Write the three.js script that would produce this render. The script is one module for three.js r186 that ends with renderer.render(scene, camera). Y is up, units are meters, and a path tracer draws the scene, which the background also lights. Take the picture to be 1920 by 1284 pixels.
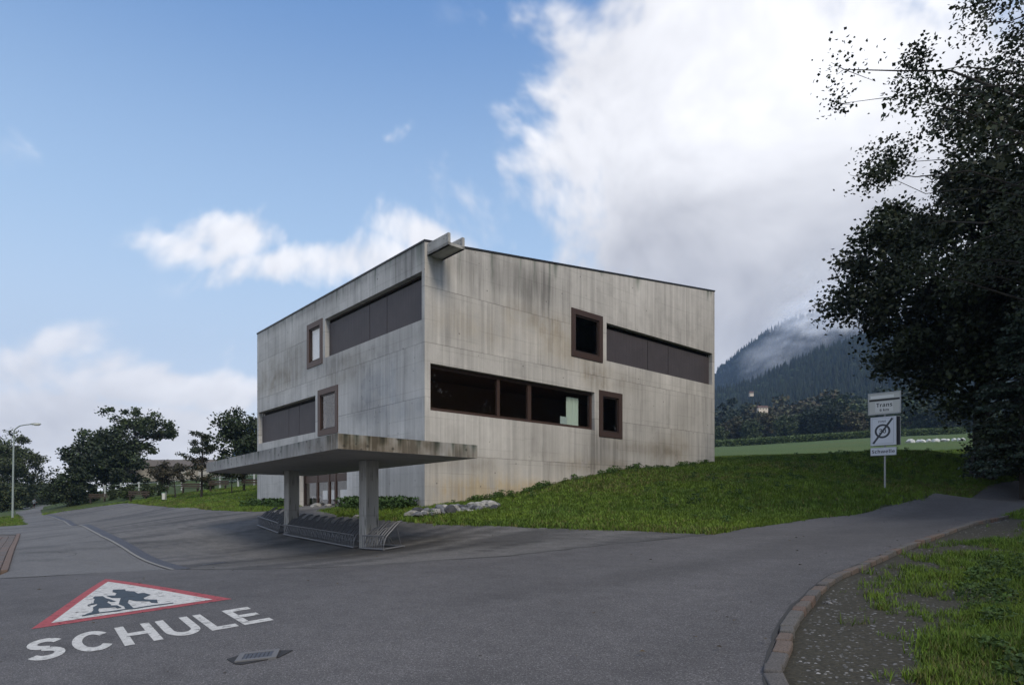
import * as THREE from 'three';
import { ImprovedNoise } from 'three/addons/math/ImprovedNoise.js';
import { mergeGeometries } from 'three/addons/utils/BufferGeometryUtils.js';
import { RoundedBoxGeometry } from 'three/addons/geometries/RoundedBoxGeometry.js';
import { MarchingCubes } from 'three/addons/objects/MarchingCubes.js';
import { FontLoader } from 'three/addons/loaders/FontLoader.js';

// ---------------------------------------------------------------- camera, sky, sun, exposure
const EYE = 1.6, F = 1215, CX = 960, HORIZON = 955;           // focal length, principal column and horizon row in pixels of the 1920 x 1284 photograph
const scene = new THREE.Scene();
const camera = new THREE.PerspectiveCamera(2 * Math.atan(HORIZON / F) * 180 / Math.PI, 1920 / (2 * HORIZON), 0.1, 9000);
camera.position.set(0, EYE, 0);
camera.lookAt(0, EYE, -10);
camera.setViewOffset(1920, 2 * HORIZON, 0, 0, 1920, 1284);    // a level camera with a raised lens: upright lines stay upright
const renderer = new THREE.WebGLRenderer({ antialias: true });
renderer.setSize(1024, 684);
renderer.toneMapping = THREE.LinearToneMapping;
renderer.toneMappingExposure = 1.66;
renderer.shadowMap.enabled = true;

const SUN_AZ = 150 * Math.PI / 180, SUN_EL = 44 * Math.PI / 180;   // azimuth to the right of the view direction
const sunDir = new THREE.Vector3(Math.sin(SUN_AZ) * Math.cos(SUN_EL), Math.sin(SUN_EL), -Math.cos(SUN_AZ) * Math.cos(SUN_EL));
const sun = new THREE.DirectionalLight(new THREE.Color(1.0, 0.9, 0.74), 1.5);
sun.position.copy(sunDir).multiplyScalar(120);
sun.target.position.set(0, 0, -25);
sun.position.add(sun.target.position);
sun.castShadow = true;
sun.shadow.radius = 44;
sun.shadow.mapSize.set(2048, 2048);
Object.assign(sun.shadow.camera, { left: -60, right: 60, top: 60, bottom: -60, near: 1, far: 300 });
scene.add(sun, sun.target);

function rng(seed) { let a = seed >>> 0; return () => { a |= 0; a = a + 0x6D2B79F5 | 0; let t = Math.imul(a ^ a >>> 15, 1 | a); t = t + Math.imul(t ^ t >>> 7, 61 | t) ^ t; return ((t ^ t >>> 14) >>> 0) / 4294967296; }; }
const PN = new ImprovedNoise();
function fbm3(x, y, z, oct = 5, lac = 2.03, gain = 0.5) { let s = 0, a = 1, n = 0; for (let i = 0; i < oct; i++) { s += a * PN.noise(x, y, z); n += a; a *= gain; x = x * lac + 11.3; y = y * lac + 4.7; z = z * lac + 7.9; } return s / n; }
const sstep = (a, b, x) => { const t = Math.min(1, Math.max(0, (x - a) / (b - a))); return t * t * (3 - 2 * t); };
const mix = (a, b, t) => a + (b - a) * t;
const clamp = (x, a = 0, b = 1) => Math.min(b, Math.max(a, x));

const azOf = (px) => Math.atan((px - CX) / F), elOf = (px, py) => Math.atan((HORIZON - py) / F * Math.cos(azOf(px)));
function makeSky() {
  const W = 4096, H = 2048, data = new Float32Array(W * H * 4);
  // cloud masses: [px, py, half width, half height (pixels), turn in degrees, weight]
  const masses = [
    [1370, 260, 245, 230, -20, 1.2], [1480, 330, 260, 260, 0, 1.2], [1500, 560, 300, 150, 0, 1.15], [1195, 330, 140, 165, 0, 0.9], [1300, 480, 190, 110, 25, 1.0], [1620, 270, 160, 130, 0, 1.0], [1380, 60, 150, 120, 0, 0.8], [1750, 420, 260, 260, 0, 1.1], [1740, 190, 110, 70, 0, .8],
    [1090, 70, 120, 90, 10, 0.6], [1045, 235, 42, 42, 0, 0.75], [965, 350, 30, 60, -25, 0.5], [1030, 360, 40, 70, -30, 0.72],
    [840, 340, 46, 75, 5, 0.56], [800, 445, 80, 30, -20, 0.78], [740, 262, 40, 16, 30, 0.42], [660, 490, 110, 34, 10, 0.85], [540, 490, 110, 26, 22, 0.85], [440, 440, 80, 36, 10, 0.86], [365, 470, 70, 26, 0, 0.75], [480, 440, 60, 30, 25, .7],
    [440, 650, 46, 26, 30, 0.55], [60, 270, 40, 26, 40, 0.3],
    [110, 640, 66, 24, 20, 0.66], [20, 690, 80, 36, 10, 0.72], [180, 690, 60, 20, 20, .56], [300, 728, 100, 30, 5, 0.95], [430, 738, 74, 36, 10, 1.0], [200, 790, 400, 40, 0, 0.9], [360, 840, 520, 44, 0, 1.0], [60, 760, 120, 34, 0, .8], [-150, 690, 130, 50, 0, 0.75], [-420, 720, 200, 60, 0, 0.9], [-800, 640, 300, 120, 0, 0.9], [250, 905, 1100, 50, 0, 0.95],
  ].map(([px, py, a, b, t, w]) => { const az = azOf(px), el = elOf(px, py); const c = Math.cos(t * Math.PI / 180), s = Math.sin(t * Math.PI / 180); const k = Math.cos(az); return { az, el, ia: F / (a * k * 1.0), ib: F / (b * Math.cos(el)), c, s, w, ce: Math.cos(el) }; });
  const greys = [[1500, 560, 330, 190, 1], [1290, 500, 200, 90, .55], [1400, 420, 200, 60, .45], [1090, 60, 150, 100, 0.35], [840, 330, 60, 80, 0.3], [200, 830, 600, 70, 0.45], [20, 800, 200, 60, .25]].map(([px, py, a, b, w]) => ({ az: azOf(px), el: elOf(px, py), ia: F / a, ib: F / b, w }));
  const brights = [[1500, 220, 170, 120, 1]].map(([px, py, a, b, w]) => ({ az: azOf(px), el: elOf(px, py), ia: F / a, ib: F / b, w }));
  for (let j = 0; j < H; j++) {
    const el = ((j + 0.5) / H - 0.5) * Math.PI, cy = Math.cos(el), y = Math.sin(el);
    // clear air, from the horizon to the zenith
    const e = Math.max(0, el) * 180 / Math.PI, g1 = sstep(0, 24, e), g2 = sstep(14, 44, e), g3 = sstep(40, 90, e);
    const br = mix(mix(mix(0.5, 0.31, g1), 0.075, g2), 0.055, g3), bg = mix(mix(mix(0.56, 0.435, g1), 0.168, g2), 0.13, g3), bb = mix(mix(mix(0.64, 0.6, g1), 0.365, g2), 0.31, g3);
    for (let i = 0; i < W; i++) {
      const o = (j * W + i) * 4; data[o + 3] = 1;
      if (el < -0.01) { data[o] = 0.13; data[o + 1] = 0.135; data[o + 2] = 0.13; continue; }
      const ph = ((i + 0.5) / W - 0.5) * 2 * Math.PI, x = Math.cos(ph) * cy, z = Math.sin(ph) * cy;
      const az = Math.atan2(x, -z);
      // inside the part of the sky that the photograph shows the masses are placed; elsewhere a field of the same kind of clouds goes on
      const out = Math.max(sstep(0.70, 0.95, Math.abs(az)), sstep(0.66, 0.9, el));
      let m = 0;
      if (out < 1) for (const b of masses) { let dx = (az - b.az) * b.ia * b.ce, dy = (el - b.el) * b.ib; const ar = b.ib / b.ia; const ex = (az - b.az) * b.ce, ey = el - b.el; const rx = ex * b.c + ey * b.s, ry = -ex * b.s + ey * b.c; dx = rx * b.ia; dy = ry * b.ib; const q = dx * dx + dy * dy; if (q < 6) m = Math.max(m, b.w * Math.exp(-0.55 * q)) + 0.12 * b.w * Math.exp(-0.55 * q); }
      let d0 = m * (1 - out);
      if (out > 0) { const low = fbm3(x * 1.5 + 3.1, y * 2.6 + 1.7, z * 1.5 + 9.2, 2); d0 += out * clamp(0.52 + 1.5 * low + 0.35 * sstep(0.35, 0.0, el), 0, 1.15); }
      if (d0 < 0.06) { data[o] = br; data[o + 1] = bg; data[o + 2] = bb; continue; }
      const wx = PN.noise(x * 4 + 7, y * 4, z * 4) * 0.07, wy = PN.noise(x * 4, y * 4 + 9, z * 4) * 0.07;
      const n1 = 0.62 * fbm3((x + wx) * 7, (y + wy) * 7, z * 7 + 3.3, 4, 2.1, 0.5) + 0.62 * fbm3((x + wx) * 19 + 5, (y + wy) * 21, z * 19, 4, 2.1, 0.55);
      const d = d0 + n1 * (0.95 + 0.35 * sstep(0.9, 0.4, d0)) - 0.42;
      const alpha = 0.97 * Math.pow(sstep(-0.16, 0.55, d), 1.1) * sstep(0.05, 0.4, d0);
      if (alpha <= 0) { data[o] = br; data[o + 1] = bg; data[o + 2] = bb; continue; }
      const n2 = 0.62 * fbm3((x + wx) * 7 + 0.09, (y + wy) * 7 + 0.16, z * 7 + 3.3, 3, 2.1, 0.5) + 0.62 * fbm3((x + wx) * 19 + 5.2, (y + wy) * 21 + 0.4, z * 19, 3, 2.1, 0.55);
      let lit = clamp(0.86 + (n1 - n2) * 0.35);
      let gr = 0, wh = 0;
      for (const b of greys) { const dx = (az - b.az) * b.ia, dy = (el - b.el) * b.ib; gr += b.w * Math.exp(-0.7 * (dx * dx + dy * dy)); }
      for (const b of brights) { const dx = (az - b.az) * b.ia, dy = (el - b.el) * b.ib; wh += b.w * Math.exp(-0.7 * (dx * dx + dy * dy)); }
      gr = gr * (1 - out) + out * 0.22 * sstep(0.2, 0.9, d);
      lit = clamp(lit - 0.62 * Math.min(1.05, gr) * (0.85 + 0.5 * n1) + 0.34 * wh, 0, 1.2);
      const cr = mix(0.27, 0.72, lit), cg = mix(0.273, 0.718, lit), cb = mix(0.305, 0.735, lit);
      data[o] = mix(br, cr, alpha); data[o + 1] = mix(bg, cg, alpha); data[o + 2] = mix(bb, cb, alpha);
    }
  }
  const t = new THREE.DataTexture(data, W, H, THREE.RGBAFormat, THREE.FloatType);
  t.mapping = THREE.EquirectangularReflectionMapping; t.magFilter = THREE.LinearFilter; t.minFilter = THREE.LinearFilter; t.needsUpdate = true;
  return t;
}
scene.background = makeSky();
scene.environment = scene.background;

// ---------------------------------------------------------------- helpers
const P3 = (X, d, y) => new THREE.Vector3(X, y, -d);              // X to the right, d away from the camera, y up
const taken = {};
function numbered(name) { const k = taken[name] = (taken[name] ?? -1) + 1; return k ? `${name}_${String(k).padStart(3, '0')}` : name; }
function tag(o, label, category, group) { o.userData.label = label; o.userData.category = category; if (group) o.userData.group = group; return o; }
function shade(o) { o.traverse((c) => { if (c.isMesh) { c.castShadow = true; c.receiveShadow = true; } }); return o; }
function thing(name, label, category, pos, turn = 0, group) { const o = new THREE.Group(); o.name = numbered(name); scene.add(o); if (pos) o.position.copy(pos); o.rotation.y = turn; return tag(o, label, category, group); }
function part(parent, name, geo, material) { const m = new THREE.Mesh(geo, material); m.name = name; parent.add(m); m.castShadow = m.receiveShadow = true; return m; }
function sub(parent, name) { const g = new THREE.Group(); g.name = name; parent.add(g); return g; }
function struct(name, geo, material) { const m = new THREE.Mesh(geo, material); m.name = numbered(name); m.userData.kind = 'structure'; scene.add(m); m.castShadow = m.receiveShadow = true; return m; }
const M = (r, g, b, rough = 0.85, extra = {}) => new THREE.MeshStandardMaterial({ color: new THREE.Color().setRGB(r, g, b), roughness: rough, ...extra });
function box(w, h, d, x = 0, y = 0, z = 0) { const g = new THREE.BoxGeometry(w, h, d); g.translate(x, y, z); return g; }
function rbox(w, h, d, x = 0, y = 0, z = 0, r = 0.01) { const g = new RoundedBoxGeometry(w, h, d, 1, Math.min(r, w / 2.1, h / 2.1, d / 2.1)); g.translate(x, y, z); return g; }
const merge = (list) => mergeGeometries(list.map((g) => { g = g.index ? g.toNonIndexed() : g; for (const k of Object.keys(g.attributes)) if (!['position', 'normal', 'uv'].includes(k)) g.deleteAttribute(k); return g; }), false);
function bar(a, b, r0, r1 = r0, seg = 8) { const dir = b.clone().sub(a), L = dir.length(); const g = new THREE.CylinderGeometry(r1, r0, L, seg, 1); g.translate(0, L / 2, 0); g.applyQuaternion(new THREE.Quaternion().setFromUnitVectors(new THREE.Vector3(0, 1, 0), dir.normalize())); g.translate(a.x, a.y, a.z); return g; }
function tube(points, r, seg = 24, rad = 7) { return new THREE.TubeGeometry(new THREE.CatmullRomCurve3(points, false, 'catmullrom', 0.2), seg, r, rad, false); }
// value noise on a lattice, for textures
function lattice(seed, n = 256) { const R = rng(seed), a = new Float32Array(n * n); for (let i = 0; i < a.length; i++) a[i] = R(); const m = n - 1; return (x, y) => { const xi = Math.floor(x), yi = Math.floor(y); let fx = x - xi, fy = y - yi; fx = fx * fx * (3 - 2 * fx); fy = fy * fy * (3 - 2 * fy); const x0 = xi & m, x1 = (xi + 1) & m, y0 = (yi & m) * n, y1 = ((yi + 1) & m) * n; const p = a[y0 + x0], q = a[y0 + x1], r = a[y1 + x0], s = a[y1 + x1]; return p + (q - p) * fx + (r - p + (p - q - r + s) * fx) * fy; }; }
const vn = lattice(77);
function vfbm(x, y, oct = 4) { let s = 0, a = 0.5, t = 0; for (let i = 0; i < oct; i++) { s += a * vn(x, y); t += a; a *= 0.5; x = x * 2.03 + 17.1; y = y * 2.03 + 5.3; } return s / t; }
function tex(W, H, fn, opts = {}) {   // fn(i, j) returns [r, g, b] in sRGB 0..255, row 0 at v = 0
  const d = new Uint8Array(W * H * 4);
  for (let j = 0; j < H; j++) for (let i = 0; i < W; i++) { const c = fn(i, j), o = (j * W + i) * 4; d[o] = clamp(c[0], 0, 255); d[o + 1] = clamp(c[1], 0, 255); d[o + 2] = clamp(c[2], 0, 255); d[o + 3] = 255; }
  const t = new THREE.DataTexture(d, W, H); t.magFilter = THREE.LinearFilter; t.minFilter = THREE.LinearMipmapLinearFilter; t.generateMipmaps = true;
  t.wrapS = t.wrapT = opts.clamp ? THREE.ClampToEdgeWrapping : THREE.RepeatWrapping; if (opts.srgb !== false) t.colorSpace = THREE.SRGBColorSpace; t.needsUpdate = true; return t;
}

// ---------------------------------------------------------------- terrain
const SLOPE = 0.05;                                             // the ground rises 5 in 100 to the right and 5 in 100 away from the camera
const plane = (X, d) => SLOPE * (X + d);
const knots = [];
const K = (X, d, y) => knots.push([X, d, y]);
const KP = (px, py, d) => K((px - CX) / F * d, d, EYE + (HORIZON - py) / F * d);
for (const [X, d] of [[0, 0], [0, 5], [-6, 8], [-8, 12], [-4, 10], [2, 5], [0, 10], [5, 9.5], [7, 12], [3, 13], [-10, 3], [-11, 8], [6, 3], [-14, 14], [10.9, 15.1], [13.5, 17], [-8, -3], [8, -3], [-18, 6], [-12, 20], [-20, 26], [-4, 12.6], [0.5, 13], [-20, -20], [0, -25], [25, -20], [15, 8], [20, 15], [-18, 16], [-26, 36], [4, -12]]) K(X, d, plane(X, d));
[[1337, 1005, 15], [1400, 990, 16.5], [1557, 971, 18.0], [1652, 954, 19.5], [1738, 936, 23], [1856, 911, 28], [1920, 900, 31],
 [685, 1030, 17.0], [526, 1007, 21.4], [1000, 990, 17.5], [900, 985, 19], [800, 982, 20.5], [700, 975, 22], [590, 957, 27], [540, 956, 28.5], [480, 960, 29], [430, 958, 32], [385, 956, 35], [340, 952.5, 41], [298, 949, 47], [265, 946, 52], [235, 943.3, 57], [180, 950.5, 59], [120, 958.3, 60], [83, 966, 56], [110, 973.5, 48],
 [150, 985, 38.6], [45, 984, 44], [0, 989, 41.5], [27, 958, 80], [75, 959, 72], [63, 957, 90], [63, 956, 102], [35, 957, 95], [95, 957, 90], [45, 948, 130], [97, 945, 130], [22, 972, 55],
 [400, 930, 50], [330, 930, 56], [480, 925, 42], [440, 912, 62], [300, 915, 74], [200, 925, 74], [170, 940, 66], [260, 905, 90], [300, 905, 100],
 [1660, 917, 21], [1400, 862, 38], [1500, 857, 38], [1650, 848, 36], [1750, 852, 34], [1340, 850, 100], [1640, 832, 100], [1500, 841, 120], [1340, 838.8, 200], [1640, 820, 200], [1850, 812, 200], [1850, 825, 100], [1900, 850, 50],
 [1000, 845, 200], [500, 900, 200], [260, 915, 200], [60, 950, 200], [-300, 950, 200], [-300, 960, 80]].forEach((k) => KP(...k));
const C0 = { X: (796 - CX) / F * 23.6, d: 23.6 };                // the near corner of the school
const U = { X: -0.66090633, d: 0.7504684 }, V = { X: 0.75055166, d: 0.66081178 };   // along its left and its right face
const LT = 16.7, LS = 19.44;
for (const [s, y] of [[0, 1.66], [3.56, 2.05], [6.67, 2.68], [8.05, 2.92], [10.9, 3.4], [14.7, 3.72], [19.4, 4.22]]) K(C0.X + s * V.X + 0.1, C0.d + s * V.d - 0.1, y);
for (const [t, y] of [[3.7, 1.68], [6.5, 1.72], [11, 1.72], [14, 1.74], [16.8, 1.82]]) K(C0.X + t * U.X - 0.1, C0.d + t * U.d - 0.1, y);
K(C0.X + 18 * U.X + 10 * V.X, C0.d + 18 * U.d + 10 * V.d, 3.2); K(C0.X + 18 * U.X + 20 * V.X, C0.d + 18 * U.d + 20 * V.d, 4.6);
const SOFT = 3.0;
const rbf = (() => {
  const n = knots.length, N = n + 3, A = Array.from({ length: N }, () => new Float64Array(N + 1)), ph = (a, b) => Math.sqrt((a[0] - b[0]) ** 2 + (a[1] - b[1]) ** 2 + SOFT * SOFT);
  for (let i = 0; i < n; i++) { for (let j = 0; j < n; j++) A[i][j] = ph(knots[i], knots[j]) + (i === j ? -0.02 : 0); A[i][n] = A[n][i] = 1; A[i][n + 1] = A[n + 1][i] = knots[i][0] * 0.01; A[i][n + 2] = A[n + 2][i] = knots[i][1] * 0.01; A[i][N] = knots[i][2]; }
  for (let c = 0; c < N; c++) { let p = c; for (let r = c + 1; r < N; r++) if (Math.abs(A[r][c]) > Math.abs(A[p][c])) p = r; [A[c], A[p]] = [A[p], A[c]]; for (let r = c + 1; r < N; r++) { const k = A[r][c] / A[c][c]; if (k) for (let q = c; q <= N; q++) A[r][q] -= k * A[c][q]; } }
  const w = new Float64Array(N); for (let c = N - 1; c >= 0; c--) { let s = A[c][N]; for (let q = c + 1; q < N; q++) s -= A[c][q] * w[q]; w[c] = s / A[c][c]; }
  return w;
})();
const KX = Float64Array.from(knots, (k) => k[0]), KD = Float64Array.from(knots, (k) => k[1]);
function ground(X, d) {
  X = clamp(X, -240, 260); d = clamp(d, -45, 260);
  const n = KX.length; let s = rbf[n] + rbf[n + 1] * X * 0.01 + rbf[n + 2] * d * 0.01;
  for (let i = 0; i < n; i++) { const a = X - KX[i], b = d - KD[i]; s += rbf[i] * Math.sqrt(a * a + b * b + SOFT * SOFT); }
  return s;
}
function hit(px, py) {                                           // the point of the ground that the photograph shows at a pixel
  const kx = (px - CX) / F, ky = (HORIZON - py) / F; let d = 2.5, last = 0;
  for (; d < 300; d += Math.max(0.1, d * 0.01)) { if (EYE + ky * d < ground(kx * d, d)) break; last = d; }
  for (let k = 0; k < 24; k++) { const m = (last + d) / 2; if (EYE + ky * m < ground(kx * m, m)) d = m; else last = m; }
  return [kx * d, d];
}
const onGround = (X, d, up = 0) => P3(X, d, ground(X, d) + up);
const inPoly = (poly, X, d) => { let c = false; for (let i = 0, j = poly.length - 1; i < poly.length; j = i++) { const a = poly[i], b = poly[j]; if ((a[1] > d) !== (b[1] > d) && X < (b[0] - a[0]) * (d - a[1]) / (b[1] - a[1]) + a[0]) c = !c; } return c; };
const distSeg = (X, d, a, b) => { const ex = b[0] - a[0], ed = b[1] - a[1], t = clamp(((X - a[0]) * ex + (d - a[1]) * ed) / (ex * ex + ed * ed)); return Math.hypot(X - a[0] - t * ex, d - a[1] - t * ed); };
const distPoly = (poly, X, d) => { let m = 1e9; for (let i = 0; i < poly.length; i++) m = Math.min(m, distSeg(X, d, poly[i], poly[(i + 1) % poly.length])); return m; };
const distLine = (line, X, d) => { let m = 1e9; for (let i = 0; i + 1 < line.length; i++) m = Math.min(m, distSeg(X, d, line[i], line[i + 1])); return m; };
function drape(poly, up, cell, colour) {                         // a sheet in the outline of a polygon [[X, d], ...] that follows the ground
  const pos = [], nor = [], uv = [], col = [], xs = poly.map((p) => p[0]), ds = poly.map((p) => p[1]);
  const x0 = Math.floor(Math.min(...xs) / cell), x1 = Math.ceil(Math.max(...xs) / cell), d0 = Math.floor(Math.min(...ds) / cell), d1 = Math.ceil(Math.max(...ds) / cell);
  const memo = new Map();
  const vert = (X, d) => { const key = Math.round(X * 2000) * 4e6 + Math.round(d * 2000); let v = memo.get(key); if (!v) { const h = ground(X, d), e = 0.25, gx = (ground(X + e, d) - h) / e, gd = (ground(X, d + e) - h) / e, l = Math.hypot(gx, 1, gd); v = [X, h + up, -d, -gx / l, 1 / l, gd / l, colour ? colour(X, d) : null]; memo.set(key, v); } return v; };
  const clip = (p, ax, v, keepLess) => { const o = []; for (let i = 0; i < p.length; i++) { const a = p[i], b = p[(i + 1) % p.length], ia = keepLess ? a[ax] <= v : a[ax] >= v, ib = keepLess ? b[ax] <= v : b[ax] >= v; if (ia) o.push(a); if (ia !== ib) { const t = (v - a[ax]) / (b[ax] - a[ax]); o.push([a[0] + t * (b[0] - a[0]), a[1] + t * (b[1] - a[1])]); } } return o; };
  for (let i = x0; i < x1; i++) {
    let colPoly = clip(clip(poly, 0, i * cell, false), 0, (i + 1) * cell, true); if (colPoly.length < 3) continue;
    for (let j = d0; j < d1; j++) {
      const c = clip(clip(colPoly, 1, j * cell, false), 1, (j + 1) * cell, true); if (c.length < 3) continue;
      const pts = c.map((q) => new THREE.Vector2(q[0], q[1])).filter((q, k, a) => q.distanceTo(a[(k + 1) % a.length]) > 1e-4); if (pts.length < 3) continue;
      if (THREE.ShapeUtils.isClockWise(pts)) pts.reverse();
      for (const f of THREE.ShapeUtils.triangulateShape(pts, [])) for (const q of f) { const v = vert(pts[q].x, pts[q].y); pos.push(v[0], v[1], v[2]); nor.push(v[3], v[4], v[5]); uv.push(v[0], -v[2]); if (v[6]) col.push(...v[6]); }
    }
  }
  const g = new THREE.BufferGeometry();
  g.setAttribute('position', new THREE.Float32BufferAttribute(pos, 3)); g.setAttribute('normal', new THREE.Float32BufferAttribute(nor, 3)); g.setAttribute('uv', new THREE.Float32BufferAttribute(uv, 2));
  if (col.length) g.setAttribute('color', new THREE.Float32BufferAttribute(col, 3));
  return g;
}

// ---------------------------------------------------------------- ground, road, forecourt
const H = (list) => list.map(([px, py]) => hit(px, py));
const edgeA = H([[334, 1070], [450, 1070.5], [592, 1068], [700, 1062], [809, 1054], [953, 1045], [1087, 1030], [1212, 1017], [1337, 1005]]);
const edgeB = H([[1400, 992], [1480, 982], [1557, 971], [1652, 954], [1738, 936], [1856, 911], [1915, 901]]);
const kerbLine = [[2.2, -26], [1.7, -8], [1.32, 0], [1.42, 2.5], ...H([[1435, 1284], [1447, 1230], [1463, 1182], [1491, 1141], [1522, 1110], [1557, 1084.5], [1604.5, 1065.6], [1683, 1031], [1762, 1003], [1840, 979], [1915, 961]])];
{ const a = kerbLine.at(-2), b = kerbLine.at(-1); kerbLine.push([b[0] + (b[0] - a[0]) * 4, b[1] + (b[1] - a[1]) * 4]); const c = edgeB.at(-2), e = edgeB.at(-1); edgeB.push([e[0] + (e[0] - c[0]) * 2.2, e[1] + (e[1] - c[1]) * 2.2]); }
const gutterLine = H([[83, 966], [110, 973], [150, 985], [195, 1006], [240, 1030], [300, 1060], [334, 1070]]);
const J1 = edgeA[0];
const mainRoad = [...edgeA, ...edgeB, ...[...kerbLine].reverse(), [-34, -26], [-34, 14.2], ...H([[0, 1086], [170, 1078]])];
const faceL = (t, o = 0) => [C0.X + t * U.X - o * 0.7505, C0.d + t * U.d - o * 0.6609];
const faceR = (s, o = 0) => [C0.X + s * V.X + o * 0.6609, C0.d + s * V.d - o * 0.7505];
const plazaTop = H([[1337, 1002.5], [1200, 997], [1100, 994], [1000, 990], [900, 986], [800, 982], [700, 975], [640, 968], [598, 958]]);
const plazaBack = H([[506, 958.5], [480, 960], [385, 956], [340, 952], [298, 949], [235, 943.5], [180, 950], [120, 958.5], [90, 964]]);
const plaza = [...edgeA.map(([X, d]) => [X, d - 0.25]), ...plazaTop, faceL(6.3, -0.2), faceL(10.8, -0.2), ...plazaBack, ...gutterLine];
const sideRoad = [...[...gutterLine].reverse(), ...H([[75, 959], [80, 952], [97, 945], [45, 948], [27, 958], [36, 970], [47, 984], [-90, 991], [-90, 998], [30, 1003], [12, 1074]]), [-10.9, 13.3], [J1[0], J1[1] - 0.3]];
const paverArea = H([[-60, 999], [37, 1003.5], [14, 1073], [-60, 1076]]);
const footprint = [faceL(0), faceL(LT), [faceL(LT)[0] + LS * V.X, faceL(LT)[1] + LS * V.d], faceR(LS)];
const paved = [mainRoad, plaza, sideRoad, paverArea];

const speckle = tex(512, 512, (() => { const R = rng(5), a = new Float32Array(512 * 512); for (let k = 0; k < a.length; k++) a[k] = 0.74 + 0.28 * R(); for (let k = 0; k < 34000; k++) { const x = R() * 512 | 0, y = R() * 512 | 0, v = R() < 0.5 ? 0.5 + 0.25 * R() : 1.1 + 0.4 * R(); a[y * 512 + x] = v; if (R() < 0.5) a[y * 512 + (x + 1 & 511)] = v; if (R() < 0.4) a[(y + 1 & 511) * 512 + x] = v; } return (i, j) => { const v = 178 * a[j * 512 + i] * (0.93 + 0.14 * vfbm(i / 32, j / 32, 3)); return [v, v, v]; }; })());
const speckleRoad = speckle.clone(); speckleRoad.repeat.set(1 / 2.6, 1 / 2.6);
const asphalt = (r, g, b, rough = 0.86) => new THREE.MeshStandardMaterial({ color: new THREE.Color().setRGB(r, g, b), map: speckleRoad, roughness: rough, vertexColors: true, bumpMap: speckleRoad, bumpScale: 0.004 });
// worn and patched places: matter with outlines of its own
const streak = (X, d, ax, ad, len, wid) => vfbm((X * ax + d * ad) / len + 40, (-X * ad + d * ax) / wid + 70, 4);
struct('road', drape(mainRoad, 0.03, 0.3, (X, d) => {
  let v = 0.93 + 0.34 * (vfbm(X * 0.5 + 9, d * 0.5 + 3, 5) - 0.5) + 0.2 * (vfbm(X * 2.6 + 9, d * 2.6 + 3, 3) - 0.5);
  const tr = streak(X, d, 0.85, 0.52, 7, 0.8); v *= 1 - 0.16 * sstep(0.52, 0.66, tr);
  const lane = distLine(kerbLine, X, d); v *= 1 + 0.09 * (Math.exp(-(((lane - 1.35) / 0.42) ** 2)) + Math.exp(-(((lane - 3.0) / 0.42) ** 2)));
  const left = sstep(-5.5, -10.5, X) * sstep(8, 11.5, d); v *= 1 - 0.55 * left * sstep(0.42, 0.58, streak(X, d, 0.9, 0.3, 5, 1.1));
  const near = sstep(-1.5, -5, X) * sstep(9, 7, d); v *= 1 - 0.36 * near * sstep(0.5, 0.64, streak(X, d, 0.8, 0.6, 3, 0.35));
  return [v, v * 0.985, v * 1.0];
}), asphalt(0.262, 0.252, 0.25));
struct('forecourt', drape(plaza, 0.018, 0.3, (X, d) => {
  let v = 1.0 + 0.5 * (vfbm(X * 0.35 + 30, d * 0.35 + 8, 4) - 0.5);
  const st = streak(X, d, 0.75, 0.66, 4.5, 0.55); v *= 1 - 0.42 * sstep(0.53, 0.64, st);
  const fine = streak(X + 20, d, 0.82, 0.57, 2.2, 0.28); v *= 1 - 0.22 * sstep(0.56, 0.66, fine);
  const st2 = streak(X + 50, d, 0.9, 0.42, 9, 1.6); v *= 1 - 0.26 * sstep(0.54, 0.66, st2);
  const wet = sstep(3.4, 1.2, Math.hypot((X + 0.6) * 0.62, (d - 16.2) * 1.25)); v *= 1 - 0.55 * wet * sstep(0.36, 0.58, streak(X, d, 0.8, 0.6, 2.4, 0.6) + 0.1 * wet);
  const b = 1 + 0.05 * sstep(0.52, 0.68, st);
  return [v * 0.98, v * 0.975, v * 0.97 * b];
}), asphalt(0.335, 0.322, 0.31));
struct('side_road', drape(sideRoad, 0.014, 0.5, (X, d) => {
  let v = 0.95 + 0.3 * (vfbm(X * 0.4 + 3, d * 0.4 + 60, 4) - 0.5);
  v *= 1 - 0.3 * sstep(0.56, 0.68, streak(X, d, 0.9, 0.4, 6, 0.8)); return [v, v, v * 1.01];
}), asphalt(0.35, 0.343, 0.336));

// gutter between side road and forecourt
function ribbon(line, w, step, fn) { const pts = []; for (let i = 0; i + 1 < line.length; i++) { const a = line[i], b = line[i + 1], L = Math.hypot(b[0] - a[0], b[1] - a[1]), n = Math.max(1, Math.round(L / step)); for (let k = 0; k < n; k++) fn([mix(a[0], b[0], k / n), mix(a[1], b[1], k / n)], [mix(a[0], b[0], (k + 1) / n), mix(a[1], b[1], (k + 1) / n)], w); } }
{
  const strip = (off, w) => { const poly = [], back = []; for (let i = 0; i < gutterLine.length; i++) { const a = gutterLine[Math.max(0, i - 1)], b = gutterLine[Math.min(gutterLine.length - 1, i + 1)], l = Math.hypot(b[0] - a[0], b[1] - a[1]), nx = (b[1] - a[1]) / l, nd = -(b[0] - a[0]) / l, p = gutterLine[i]; poly.push([p[0] - nx * off, p[1] - nd * off]); back.unshift([p[0] - nx * (off + w), p[1] - nd * (off + w)]); } return [...poly, ...back]; };
  struct('gutter', drape(strip(-0.05, 0.3), 0.028, 0.5), M(0.05, 0.05, 0.06, 0.7));
  struct('gutter_edge', drape(strip(-0.13, 0.08), 0.034, 0.5), M(0.2, 0.195, 0.185, 0.9));
}

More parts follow.
